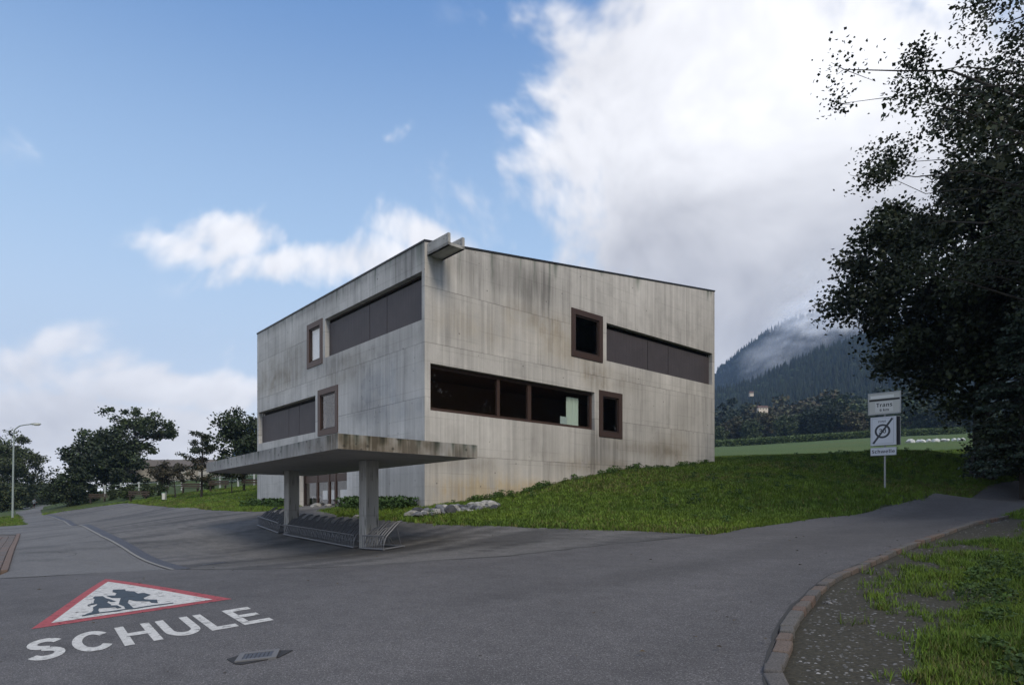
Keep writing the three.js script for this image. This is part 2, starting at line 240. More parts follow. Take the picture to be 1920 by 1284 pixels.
// seams and cracks in the surfacing
function strand(line, w, up, seed, cell = 0.5) { const R = rng(seed), pts = []; for (let i = 0; i + 1 < line.length; i++) { const a = line[i], b = line[i + 1], L = Math.hypot(b[0] - a[0], b[1] - a[1]), n = Math.max(1, Math.round(L / 0.35)); for (let k = 0; k < n; k++) pts.push([mix(a[0], b[0], k / n), mix(a[1], b[1], k / n)]); } pts.push(line.at(-1)); const l = [], r = []; pts.forEach((p, i) => { const a = pts[Math.max(0, i - 1)], b = pts[Math.min(pts.length - 1, i + 1)], L = Math.hypot(b[0] - a[0], b[1] - a[1]) || 1, nx = -(b[1] - a[1]) / L, nd = (b[0] - a[0]) / L, j = (R() - 0.5) * w * 0.8, q = w * (0.3 + 0.45 * R()); l.push([p[0] + nx * (j + q), p[1] + nd * (j + q)]); r.unshift([p[0] + nx * (j - q), p[1] + nd * (j - q)]); }); return drape([...l, ...r], up, cell); }
const seamMat = M(0.045, 0.044, 0.042, 0.9);
struct('tar_seam', strand(edgeA, 0.055, 0.036, 4), seamMat);
struct('tar_seam', strand(H([[0, 1087], [80, 1083], [170, 1078], [250, 1074], [334, 1070]]), 0.07, 0.036, 5), seamMat);
struct('tar_seam', strand(kerbLine.slice(3).map(([X, d]) => [X - 0.015, d + 0.015]), 0.026, 0.036, 6), seamMat);
{ const R = rng(31); for (const [px, py, len, ang, up] of [[72, 1020, 6, 2.3, 0.02], [120, 1045, 3, 2.2, 0.02], [210, 1010, 4, 2.25, 0.02], [420, 985, 6, 0.1, 0.024], [350, 975, 5, 0.4, 0.024], [250, 990, 7, -0.3, 0.024], [600, 1050, 5, 0.2, 0.024], [330, 1020, 4, 0.1, 0.024], [900, 1020, 2.5, 0.3, 0.024]]) { let [X, d] = hit(px, py), a = ang; const line = [[X, d]]; for (let s = 0; s < len; s += 0.4) { a += (R() - 0.5) * 1.5; X += 0.4 * Math.cos(a); d += 0.4 * Math.sin(a); a = mix(a, ang, 0.3); line.push([X, d]); } struct('pavement_crack', strand(line, 0.022, up, px), seamMat); } }

const grain = tex(512, 512, (i, j) => { const v = 120 + 110 * (vfbm(i / 6, j / 6, 4)) * (0.7 + 0.6 * vn(i / 2, j / 2)); return [v, v, v * 0.9]; }); grain.repeat.set(1 / 1.9, 1 / 1.9);
function groundColour(X, d) {
  const n = vfbm(X * 0.5 + 100, d * 0.5 + 100, 4), n2 = vfbm(X * 0.09 + 50, d * 0.09 + 20, 3);
  let r = mix(0.062, 0.1, n), g = mix(0.115, 0.165, n), b = mix(0.016, 0.022, n);
  const field = sstep(46, 70, d) * sstep(0, 25, X); r = mix(r, 0.08 + 0.04 * n2, field); g = mix(g, 0.165 + 0.05 * n2, field); b = mix(b, 0.012, field);
  const dry = sstep(0.6, 0.7, n2) * 0.5; r = mix(r, 0.15, dry * 0.5); g = mix(g, 0.13, dry * 0.5);
  // gravel and bare earth along the kerb and the road's upper edge
  if (d < 34 && X > 0 && d > -8) {
    const dk = distLine(kerbLine, X, d), k = sstep(2.6, 1.0, dk + (vfbm(X * 1.3, d * 1.3, 3) - 0.5) * 2.2) * sstep(30, 16, d);
    r = mix(r, 0.07 + 0.06 * n, k); g = mix(g, 0.062 + 0.055 * n, k); b = mix(b, 0.054 + 0.045 * n, k);
    const de = distLine(edgeB, X, d), q = sstep(0.75, 0.2, de + (vn(X * 2, d * 2) - 0.5) * 0.5); r = mix(r, 0.1, q); g = mix(g, 0.095, q); b = mix(b, 0.085, q);
  }
  return [r, g, b];
}
{
  const xs = [], ds = [];
  for (let x = -46; x <= 46; x += 0.6) xs.push(x); for (let x = 47, s = 1; x < 1500; x += s, s *= 1.13) xs.push(x); for (let x = -47, s = 1; x > -1500; x -= s, s *= 1.13) xs.unshift(x);
  for (let d = -10; d <= 46; d += 0.6) ds.push(d); for (let d = 47, s = 1; d < 1500; d += s, s *= 1.12) ds.push(d); for (let d = -11, s = 1; d > -300; d -= s, s *= 1.2) ds.unshift(d);
  const nx = xs.length, nd = ds.length, pos = [], uv = [], col = [], idx = [];
  for (let j = 0; j < nd; j++) for (let i = 0; i < nx; i++) {
    const X = xs[i], d = ds[j]; let y = ground(X, d);
    if (Math.abs(X) < 140 && d < 140) { if (paved.some((p) => inPoly(p, X, d))) y -= 0.06; if (inPoly(footprint, X, d) && distPoly(footprint, X, d) > 0.1) y = Math.min(y, 1.0); }
    pos.push(X, y, -d); uv.push(X, d); col.push(...groundColour(X, d));
  }
  for (let j = 0; j + 1 < nd; j++) for (let i = 0; i + 1 < nx; i++) { const a = j * nx + i; idx.push(a, a + 1, a + nx + 1, a, a + nx + 1, a + nx); }
  const g = new THREE.BufferGeometry(); g.setAttribute('position', new THREE.Float32BufferAttribute(pos, 3)); g.setAttribute('uv', new THREE.Float32BufferAttribute(uv, 2)); g.setAttribute('color', new THREE.Float32BufferAttribute(col, 3)); g.setIndex(idx); g.computeVertexNormals();
  struct('ground', g, new THREE.MeshStandardMaterial({ map: grain, vertexColors: true, roughness: 0.95, bumpMap: grain, bumpScale: 0.02 }));
}

// ---------------------------------------------------------------- the school
function concreteTexture(W, Ht, a0, a1, y0, y1, o) {
  const R = rng(o.seed), boards = []; for (let x = a0; x < a1 + 0.3;) { const w = 0.09 + 0.05 * R(); boards.push([x, w, 0.945 + 0.11 * R(), R()]); x += w; }
  const at = new Int16Array(W); { let k = 0; for (let i = 0; i < W; i++) { const a = a0 + (a1 - a0) * (i + 0.5) / W; while (k + 1 < boards.length && boards[k + 1][0] <= a) k++; at[i] = k; } }
  const cells = {}; const cellTone = (c, r) => cells[c + '_' + r] ??= 0.94 + 0.12 * R();
  const holes = []; for (let k = 0; k < 120; k++) holes.push([a0 + R() * (a1 - a0), y0 + R() * (y1 - y0), 0.012 + 0.012 * R()]);
  const bump = new Float32Array(W * Ht), g = o.grid;
  const map = tex(W, Ht, (i, j) => {
    const a = a0 + (a1 - a0) * (i + 0.5) / W, y = y0 + (y1 - y0) * (j + 0.5) / Ht, b = boards[at[i]];
    let row = 0; while (row < o.joints.length && y > o.joints[row] + o.jointSlope * a) row++;
    const off = (row * 0.37 % 1) * g, c = Math.floor((a + off) / g), fx = (a + off) / g - c;
    let v = 1 * b[2] * cellTone(c, row);
    // boards run the height of one pour and differ from the next
    v *= 0.93 + 0.14 * vn(at[i] * 7.3 + 0.5, row * 5.1 + 0.5);
    const fineS = vfbm(a * 24, y * 0.9, 3), st = vfbm(a * 5.5 + 9, y * 0.32 + row * 3.7, 4), bl = vfbm(a * 0.55 + o.seed, y * 0.55 + 7, 4), bl2 = vfbm(a * 2.2 + 3, y * 2.2 + o.seed, 4), sp = vfbm(a * 30, y * 30, 2);
    v *= 1 + 0.16 * (fineS - 0.5) + 0.13 * (vfbm(a * 9, y * 0.25 + row * 2.3, 3) - 0.5) + 0.08 * (sp - 0.5) - (sp > 0.74 ? 0.08 : 0);
    v *= 1 - 0.16 * sstep(0.5, 0.78, st) - 0.08 * sstep(0.55, 0.75, bl2);
    v *= 1 + 0.34 * (bl - 0.5) + 0.36 * (bl2 - 0.5);
    let wr = 1, wb = 1;
    for (const s of o.stains) { const dx = (a - s[0]) / s[2], dy = (y - s[1]) / s[3], q = dx * dx + dy * dy; if (q < 4) { const e = clamp(Math.exp(-q) * 1.9 * ((s[6] ? 0.1 + 1.3 * st * (0.4 + 1.1 * fineS) : 1.5 * bl2 * (0.35 + 1.2 * fineS)) - 0.1), 0, 1.2); v *= 1 - 0.75 * s[4] * e; wr *= 1 + (s[5] || 0) * e; wb *= 1 - (s[5] || 0) * 1.6 * e; } }
    let green = 0;
    for (const [sa, top, len, w, k] of o.drips) { const t = (top + (o.roofSlope || 0) * sa - y) / len; if (t > -0.1 && t < 1) { const e = k * Math.exp(-(((a - sa + 0.05 * (vn(y * 3, sa) - 0.5)) / (w * (1 - 0.5 * t))) ** 2)) * (1 - t) * (0.6 + 0.8 * fineS); v *= 1 - 0.75 * e; green += e; } }
    // pour joints and panel joints
    for (const q of o.joints) { const e = Math.abs(y - q - o.jointSlope * a); if (e < 0.03) v *= 1 - 0.5 * Math.exp(-((e / 0.014) ** 2)) * (0.35 + 0.9 * vn(a * 1.3, q * 9)); }
    { const ly = y / 0.51 + 0.3 * vn(c * 5.5, 2), le = Math.abs(ly - Math.round(ly)) * 0.51; if (le < 0.02) v *= 1 - 0.2 * Math.exp(-((le / 0.012) ** 2)) * sstep(0.35, 0.75, vn(a * 0.6 + 11, Math.round(ly) * 3.7)); }
    const ej = Math.min(fx, 1 - fx) * g; if (ej < 0.02) v *= 1 - 0.26 * Math.exp(-((ej / 0.008) ** 2)) * (0.3 + vn(c * 3.3, y * 0.8));
    const eb = Math.min(a - b[0], b[0] + b[1] - a); if (eb < 0.009) v *= 0.93;
    bump[j * W + i] = clamp(0.55 + (b[3] - 0.5) * 0.35 + 0.25 * (fineS - 0.5) - (ej < 0.012 ? 0.3 : 0) + 0.15 * (sp - 0.5));
    const L = o.base * v, lin = [L * o.tint[0] * wr * (1 - 0.25 * green), L * o.tint[1] * (1 - 0.1 * green), L * o.tint[2] * wb * (1 - 0.2 * green)];
    return lin.map((x) => 255 * (x <= 0.0031 ? x * 12.92 : 1.055 * Math.pow(clamp(x), 1 / 2.4) - 0.055));
  }, { clamp: true });
  for (const [ha, hy, hr] of holes) { const ci = (ha - a0) / (a1 - a0) * W, cj = (hy - y0) / (y1 - y0) * Ht, r = Math.ceil(hr / (a1 - a0) * W); for (let q = -r; q <= r; q++) for (let p = -r; p <= r; p++) { const i = Math.round(ci + p), j = Math.round(cj + q); if (i < 0 || j < 0 || i >= W || j >= Ht || p * p + q * q > r * r) continue; const k = (j * W + i) * 4; for (let c = 0; c < 3; c++) map.image.data[k + c] *= 0.66; bump[j * W + i] *= 0.4; } }
  const bm = tex(W, Ht, (i, j) => { const v = 255 * bump[j * W + i]; return [v, v, v]; }, { srgb: false, clamp: true });
  for (const t of [map, bm]) { t.repeat.set(1 / (a1 - a0), 1 / (y1 - y0)); t.offset.set(-a0 / (a1 - a0), -y0 / (y1 - y0)); }
  return new THREE.MeshStandardMaterial({ map, bumpMap: bm, bumpScale: 0.006, roughness: 0.88 });
}
const joints = [3.62, 5.72, 7.71, 9.76];  // one concrete in two tints; the right face carries warm light in its colour
const leftConcrete = concreteTexture(1536, 1152, -LT, 0, -0.5, 12, { seed: 21, base: 0.50, tint: [1.0, 0.982, 0.955], joints, jointSlope: 0.0, grid: 2.75, roofSlope: 0,
  stains: [[-13, 9.0, 3.2, 0.9, 0.35, 0.02], [-14, 8.3, 2.5, 0.5, 0.3, 0.03], [-6.2, 7.7, 2.2, 0.7, 0.34, 0.02], [-3.4, 6.6, 1.8, 0.9, 0.32, -0.03], [-5.0, 5.8, 1.2, 0.5, 0.3], [-2, 5.4, 2.5, 0.5, 0.25, -0.02], [-8, 8.2, 1.5, 0.35, 0.3], [-15, 6.4, 2, 0.9, 0.2], [-2.2, 8.1, 2.2, 0.5, 0.25], [-9, 11.2, 8, 0.25, 0.4, 0, 1], [-1.2, 10.9, 0.9, 0.8, 0.45, 0, 1], [-2, 3, 2, 0.8, 0.25]],
  drips: [[-15.1, 11.4, 0.9, 0.06, 0.6], [-14.3, 11.4, 0.5, 0.05, 0.4], [-11.9, 11.4, 1.3, 0.05, 0.7], [-9.2, 11.4, 0.5, 0.1, 0.5], [-7.0, 11.4, 0.9, 0.07, 0.8], [-6.4, 11.4, 0.7, 0.05, 0.6], [-3.6, 11.4, 1.3, 0.06, 0.8], [-2.4, 11.4, 0.5, 0.1, 0.5], [-0.35, 11.4, 1.1, 0.25, 0.8], [-13, 11.4, 0.35, 0.2, 0.5], [-10.6, 11.4, 0.3, 0.25, 0.5], [-5, 11.4, 0.35, 0.3, 0.5], [-1.6, 11.4, 0.3, 0.3, 0.5]] });
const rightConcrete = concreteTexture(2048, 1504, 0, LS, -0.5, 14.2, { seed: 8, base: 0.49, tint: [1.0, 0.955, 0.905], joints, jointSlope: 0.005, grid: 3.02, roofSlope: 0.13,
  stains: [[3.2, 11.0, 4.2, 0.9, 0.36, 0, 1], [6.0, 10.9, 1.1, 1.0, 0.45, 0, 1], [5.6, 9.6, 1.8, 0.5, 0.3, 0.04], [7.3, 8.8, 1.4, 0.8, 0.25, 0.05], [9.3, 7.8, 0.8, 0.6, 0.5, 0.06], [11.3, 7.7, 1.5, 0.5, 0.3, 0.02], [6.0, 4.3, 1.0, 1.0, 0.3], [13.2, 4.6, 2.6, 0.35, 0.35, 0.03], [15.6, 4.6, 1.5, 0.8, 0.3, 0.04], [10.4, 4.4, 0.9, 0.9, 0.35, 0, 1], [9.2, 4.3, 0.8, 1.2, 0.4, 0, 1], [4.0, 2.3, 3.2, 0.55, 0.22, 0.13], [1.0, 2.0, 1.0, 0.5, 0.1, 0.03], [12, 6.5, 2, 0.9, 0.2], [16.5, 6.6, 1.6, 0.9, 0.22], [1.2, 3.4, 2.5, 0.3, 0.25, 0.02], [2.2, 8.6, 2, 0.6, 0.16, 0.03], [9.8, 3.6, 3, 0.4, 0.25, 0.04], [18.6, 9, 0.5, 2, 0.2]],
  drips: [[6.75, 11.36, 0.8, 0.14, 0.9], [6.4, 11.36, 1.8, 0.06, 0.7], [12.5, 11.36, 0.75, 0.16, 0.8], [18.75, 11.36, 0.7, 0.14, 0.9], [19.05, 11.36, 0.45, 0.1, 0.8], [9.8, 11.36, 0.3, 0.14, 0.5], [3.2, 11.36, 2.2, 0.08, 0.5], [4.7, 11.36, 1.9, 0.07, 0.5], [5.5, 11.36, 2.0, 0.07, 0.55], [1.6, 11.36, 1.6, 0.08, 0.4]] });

const WALL = 0.36;
const school = thing('school_building', 'three storey board marked concrete school with slanted roof and ribbon windows', 'building', P3(C0.X, C0.d, 0));
const rotL = new THREE.Quaternion().setFromRotationMatrix(new THREE.Matrix4().makeBasis(new THREE.Vector3(-U.X, 0, U.d), new THREE.Vector3(0, 1, 0), new THREE.Vector3(-0.7504684, 0, 0.66090633)));
const rotR = new THREE.Quaternion().setFromRotationMatrix(new THREE.Matrix4().makeBasis(new THREE.Vector3(V.X, 0, -V.d), new THREE.Vector3(0, 1, 0), new THREE.Vector3(0.66081178, 0, 0.75055166)));
function wallGeometry(outline, holes, a0, a1) {                   // outline in metres along the face and up; it grows inwards, mitred at both ends
  const sh = new THREE.Shape(outline.map((p) => new THREE.Vector2(...p)));
  for (const [x0, x1, y0, y1] of holes) sh.holes.push(new THREE.Path([[x0, y0], [x0, y1], [x1, y1], [x1, y0]].map((p) => new THREE.Vector2(...p))));
  const g = new THREE.ExtrudeGeometry(sh, { depth: WALL, bevelEnabled: false }); g.translate(0, 0, -WALL);
  const p = g.attributes.position; for (let i = 0; i < p.count; i++) if (p.getZ(i) < -0.01) { if (Math.abs(p.getX(i) - a0) < 1e-4) p.setX(i, a0 + WALL); if (Math.abs(p.getX(i) - a1) < 1e-4) p.setX(i, a1 - WALL); }
  const uv = g.attributes.uv; for (let i = 0; i < p.count; i++) uv.setXY(i, p.getX(i) + 0.3 * p.getZ(i), p.getY(i));
  return g;
}
const YB = [8.55, 10.33], YA = [5.24, 6.97];                      // upper and lower ribbon
const holesL = [[-8.17, -0.19, ...YB], [-10.1, -8.43, 8.34, 10.44], [-16.5, -9.2, ...YA], [-8.9, -6.87, 5.0, 7.15], [-11.0, -6.04, 1.72, 4.1]];
const holesR = [[10.14, 19.2, ...YB], [7.74, 9.86, 8.4, 10.56], [0.25, 9.3, ...YA], [9.6, 11.28, 4.97, 7.13]];
const roofY = 11.36, roofUp = 13.84;
const wallL = part(school, 'wall', wallGeometry([[-LT, -0.45], [0, -0.45], [0, roofY], [-LT, roofY]], holesL, -LT, 0), leftConcrete); wallL.quaternion.copy(rotL);
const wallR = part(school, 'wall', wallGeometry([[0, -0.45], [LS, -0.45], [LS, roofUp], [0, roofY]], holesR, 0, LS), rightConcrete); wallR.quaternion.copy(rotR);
wallL.userData.label = 'grey concrete entrance wall facing the forecourt'; wallR.userData.label = 'concrete wall above the grass bank with warm light in its tint';
// the two walls that face away
const backL = part(school, 'wall', wallGeometry([[-LT, -0.45], [0, -0.45], [0, roofUp], [-LT, roofUp]].map(([x, y]) => [x, y]), [], -LT, 0), leftConcrete);
backL.geometry.rotateY(Math.PI); backL.geometry.translate(-LT, 0, 0); backL.quaternion.copy(rotL); backL.position.set(LS * V.X, 0, -LS * V.d);
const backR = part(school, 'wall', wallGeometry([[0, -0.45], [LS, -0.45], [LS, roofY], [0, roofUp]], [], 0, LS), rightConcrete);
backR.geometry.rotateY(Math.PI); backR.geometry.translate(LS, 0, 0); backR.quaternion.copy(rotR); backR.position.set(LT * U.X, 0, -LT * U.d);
// roof, storeys
const plan = (t, s, y) => new THREE.Vector3(t * U.X + s * V.X, y, -(t * U.d + s * V.d));
function slab(t0, t1, s0, s1, yLow, yHigh, th) {                 // plate between two heights along the right face
  const p = [plan(t0, s0, yLow), plan(t1, s0, yLow), plan(t1, s1, yHigh), plan(t0, s1, yHigh)], q = p.map((v) => v.clone().setY(v.y + th)), v = [...p, ...q];
  const idx = [0, 1, 2, 0, 2, 3, 4, 6, 5, 4, 7, 6, 0, 4, 5, 0, 5, 1, 1, 5, 6, 1, 6, 2, 2, 6, 7, 2, 7, 3, 3, 7, 4, 3, 4, 0];
  const g = new THREE.BufferGeometry(); g.setAttribute('position', new THREE.Float32BufferAttribute(idx.flatMap((k) => v[k].toArray()), 3)); g.setAttribute('uv', new THREE.Float32BufferAttribute(idx.flatMap((k) => [v[k].x, v[k].z]), 2)); g.computeVertexNormals(); return g;
}
const darkMetal = M(0.03, 0.03, 0.032, 0.5, { metalness: 0.5 }), inner = M(0.26, 0.17, 0.105, 0.8);
const roof = part(school, 'roof', slab(-0.03, LT + 0.03, -0.03, LS + 0.03, roofY + 0.003 - 0.03 * 0.128, roofUp + 0.003 + 0.03 * 0.128, 0.07), darkMetal);
for (const y of [1.35, 4.6, 7.9]) part(school, 'floor_slab', slab(WALL + 0.01, LT - WALL - 0.01, WALL + 0.01, LS - WALL - 0.01, y, y, 0.3), inner);
{ const a = []; for (const y of [1.65, 4.9, 8.2]) { const h = y > 8 ? 3.0 : 2.95; const g = box(0.15, h, LS - 1.2); g.translate(0, h / 2 + y, 0); const q = new THREE.Quaternion().setFromUnitVectors(new THREE.Vector3(0, 0, -1), new THREE.Vector3(V.X, 0, -V.d).normalize()); g.applyQuaternion(q); const c = plan(6.4, LS / 2, 0); g.translate(c.x, 0, c.z); a.push(g); } part(school, 'partition', a[0], inner); part(school, 'partition', a[1], inner); part(school, 'partition', a[2], inner); }
// water spout
{
  const mat = concreteTexture(256, 128, -2, 2, 0, 2, { seed: 31, base: 0.40, tint: [1, 0.98, 0.94], joints: [], jointSlope: 0, grid: 9, stains: [], drips: [] });
  const g = merge([box(0.72, 0.1, 1.32 - 0.01, 0.465, 10.93, 0.665), box(0.1, 0.42, 1.32, 0.155, 11.09, 0.66), box(0.1, 0.42, 1.32, 0.775, 11.09, 0.66)]);
  const sp = part(school, 'water_spout', g, mat); sp.quaternion.copy(rotR);
}
// windows
const bronze = M(0.075, 0.045, 0.036, 0.48, { metalness: 0.35 }), bronzeDark = M(0.042, 0.028, 0.024, 0.5, { metalness: 0.35 });
const glass = new THREE.MeshPhysicalMaterial({ color: 0xffffff, transmission: 1, thickness: 0, roughness: 0.02, ior: 1.72 });
const shutterTex = tex(256, 128, (i, j) => { const v = 172 + 16 * (vn(i / 1.5, j / 40) - 0.5) + 22 * (vfbm(i / 30, j / 30, 3) - 0.5) + (i % 8 < 1 ? -18 : 0); return [v, v * 0.985, v]; }); shutterTex.repeat.set(1 / 2, 1 / 1);
const shutterMat = new THREE.MeshStandardMaterial({ color: new THREE.Color().setRGB(0.14, 0.122, 0.13), map: shutterTex, bumpMap: shutterTex, bumpScale: 0.004, roughness: 0.62 });
function frameGeometry(x0, x1, y0, y1, w, z0, z1) { return merge([box(x1 - x0, w, z1 - z0, (x0 + x1) / 2, y0 + w / 2, (z0 + z1) / 2), box(x1 - x0, w, z1 - z0, (x0 + x1) / 2, y1 - w / 2, (z0 + z1) / 2), box(w, y1 - y0 - 2 * w, z1 - z0, x0 + w / 2, (y0 + y1) / 2, (z0 + z1) / 2), box(w, y1 - y0 - 2 * w, z1 - z0, x1 - w / 2, (y0 + y1) / 2, (z0 + z1) / 2)]); }
function pane(x0, x1, y0, y1, z) { const g = new THREE.PlaneGeometry(x1 - x0, y1 - y0); g.translate((x0 + x1) / 2, (y0 + y1) / 2, z); return g; }
function projectingWindow(rot, [x0, x1, y0, y1], label) {          // bronze box frame that stands a little proud of the wall
  const w = sub(school, 'window'); w.quaternion.copy(rot); w.userData.label = label;
  const e = 0.006; part(w, 'frame', frameGeometry(x0 + e, x1 - e, y0 + e, y1 - e, 0.25, -0.2, 0.035), bronze);
  part(w, 'sash', frameGeometry(x0 + 0.256, x1 - 0.256, y0 + 0.256, y1 - 0.256, 0.07, -0.12, -0.015), bronzeDark);
  part(w, 'pane', pane(x0 + 0.33, x1 - 0.33, y0 + 0.33, y1 - 0.33, -0.05), glass);
  return w;
}
const wUL = projectingWindow(rotL, holesL[1], 'upper bronze framed window with a pale blind');
part(wUL, 'blind', box(1.05, 1.5, 0.02, -9.27, 9.39, -0.14), M(0.8, 0.8, 0.79, 0.9));
projectingWindow(rotL, holesL[3], 'lower bronze framed window mirroring the sky');
projectingWindow(rotR, holesR[1], 'upper bronze framed window of the bank side');
projectingWindow(rotR, holesR[3], 'lower bronze framed window of the bank side');
function shutteredBand(rot, [x0, x1, y0, y1], splits, label) {
  const w = sub(school, 'ribbon_window'); w.quaternion.copy(rot); w.userData.label = label;
  const xs = [x0 + 0.006, ...splits, x1 - 0.006];
  for (let k = 0; k + 1 < xs.length; k++) { const g = rbox(xs[k + 1] - xs[k] - 0.035, y1 - y0 - 0.2, 0.03, (xs[k] + xs[k + 1]) / 2, (y0 + y1 - 0.19) / 2, -0.215, 0.006); part(w, 'shutter', g, shutterMat); }
  part(w, 'frame', frameGeometry(x0 + 0.004, x1 - 0.004, y0 + 0.004, y1 - 0.004, 0.06, -0.34, -0.245), bronzeDark);
  part(w, 'backing', box(x1 - x0 - 0.14, y1 - y0 - 0.14, 0.02, (x0 + x1) / 2, (y0 + y1) / 2, -0.33), M(0.01, 0.01, 0.01));
}
shutteredBand(rotL, holesL[0], [-4.4, -3.0], 'upper ribbon window closed by three dark shutters');
shutteredBand(rotL, holesL[2], [-12.8, -11.5], 'lower ribbon window closed by three dark shutters');
shutteredBand(rotR, holesR[0], [13.55, 15.3], 'ribbon window closed by three dark shutters above the bank');
{ // the open ribbon on the right face
  const [x0, x1, y0, y1] = holesR[2], w = sub(school, 'ribbon_window'); w.quaternion.copy(rotR); w.userData.label = 'dark glazed ribbon window with a pale curtain';
  part(w, 'frame', frameGeometry(x0 + 0.004, x1 - 0.004, y0 + 0.004, y1 - 0.004, 0.13, -0.3, -0.17), bronze);
  for (const [a, b] of [[3.6, 3.74], [5.28, 5.48]]) part(w, 'mullion', box(b - a, y1 - y0 - 0.28, 0.12, (a + b) / 2, (y0 + y1) / 2, -0.235), bronze);
  for (const [a, b] of [[x0 + 0.14, 3.6], [3.74, 5.28], [5.48, x1 - 0.14]]) part(w, 'pane', pane(a, b, y0 + 0.14, y1 - 0.14, -0.22), glass);
  const cp = new THREE.PlaneGeometry(0.75, 1.3, 40, 1), p = cp.attributes.position; for (let i = 0; i < p.count; i++) p.setZ(i, 0.03 * Math.sin(p.getX(i) * 58) + 0.015 * Math.sin(p.getX(i) * 23)); cp.computeVertexNormals(); cp.translate(8.25, 6.02, -0.42);
  part(w, 'curtain', cp, M(0.45, 0.55, 0.48, 0.95, { side: THREE.DoubleSide }));
  part(w, 'pinned_sheet', box(0.42, 0.38, 0.01, 7.66, 5.56, -0.4), M(0.33, 0.42, 0.41, 0.9));
}
{ // entrance
  const [x0, x1, y0, y1] = holesL[4], e = sub(school, 'entrance'); e.quaternion.copy(rotL); e.userData.label = 'bronze framed glazed entrance under the canopy';
  part(e, 'frame', frameGeometry(x0 + 0.004, x1 - 0.004, y0 + 0.004, y1 - 0.004, 0.12, -0.32, -0.2), bronzeDark);
  for (const x of [-9.5, -8.25, -7.6]) part(e, 'mullion', box(0.14, y1 - y0 - 0.26, 0.1, x, (y0 + y1) / 2, -0.26), bronze);
  for (const [a, b] of [[x0 + 0.13, -9.57], [-9.43, -8.32], [-8.18, -7.67], [-7.53, x1 - 0.13]]) { part(e, 'pane', pane(a, b, y0 + 0.13, y1 - 0.13, -0.26), glass); part(e, 'transom', box(b - a, 0.35, 0.06, (a + b) / 2, 3.05, -0.265), bronze); }
  for (const [x, w] of [[-8.8, 0.5], [-8.0, 0.3], [-6.9, 0.7]]) part(e, 'reflection_panel', box(w, 0.42, 0.008, x, 2.28, -0.3), M(0.5, 0.5, 0.48));  // pale panels stand in for whitish reflections low in the glazed doors
  part(e, 'bench', merge([box(1.1, 0.05, 0.35, -10.3, 2.22, -0.7), box(0.05, 0.5, 0.3, -10.75, 1.95, -0.7), box(0.05, 0.5, 0.3, -9.85, 1.95, -0.7)]), M(0.3, 0.28, 0.26));
}

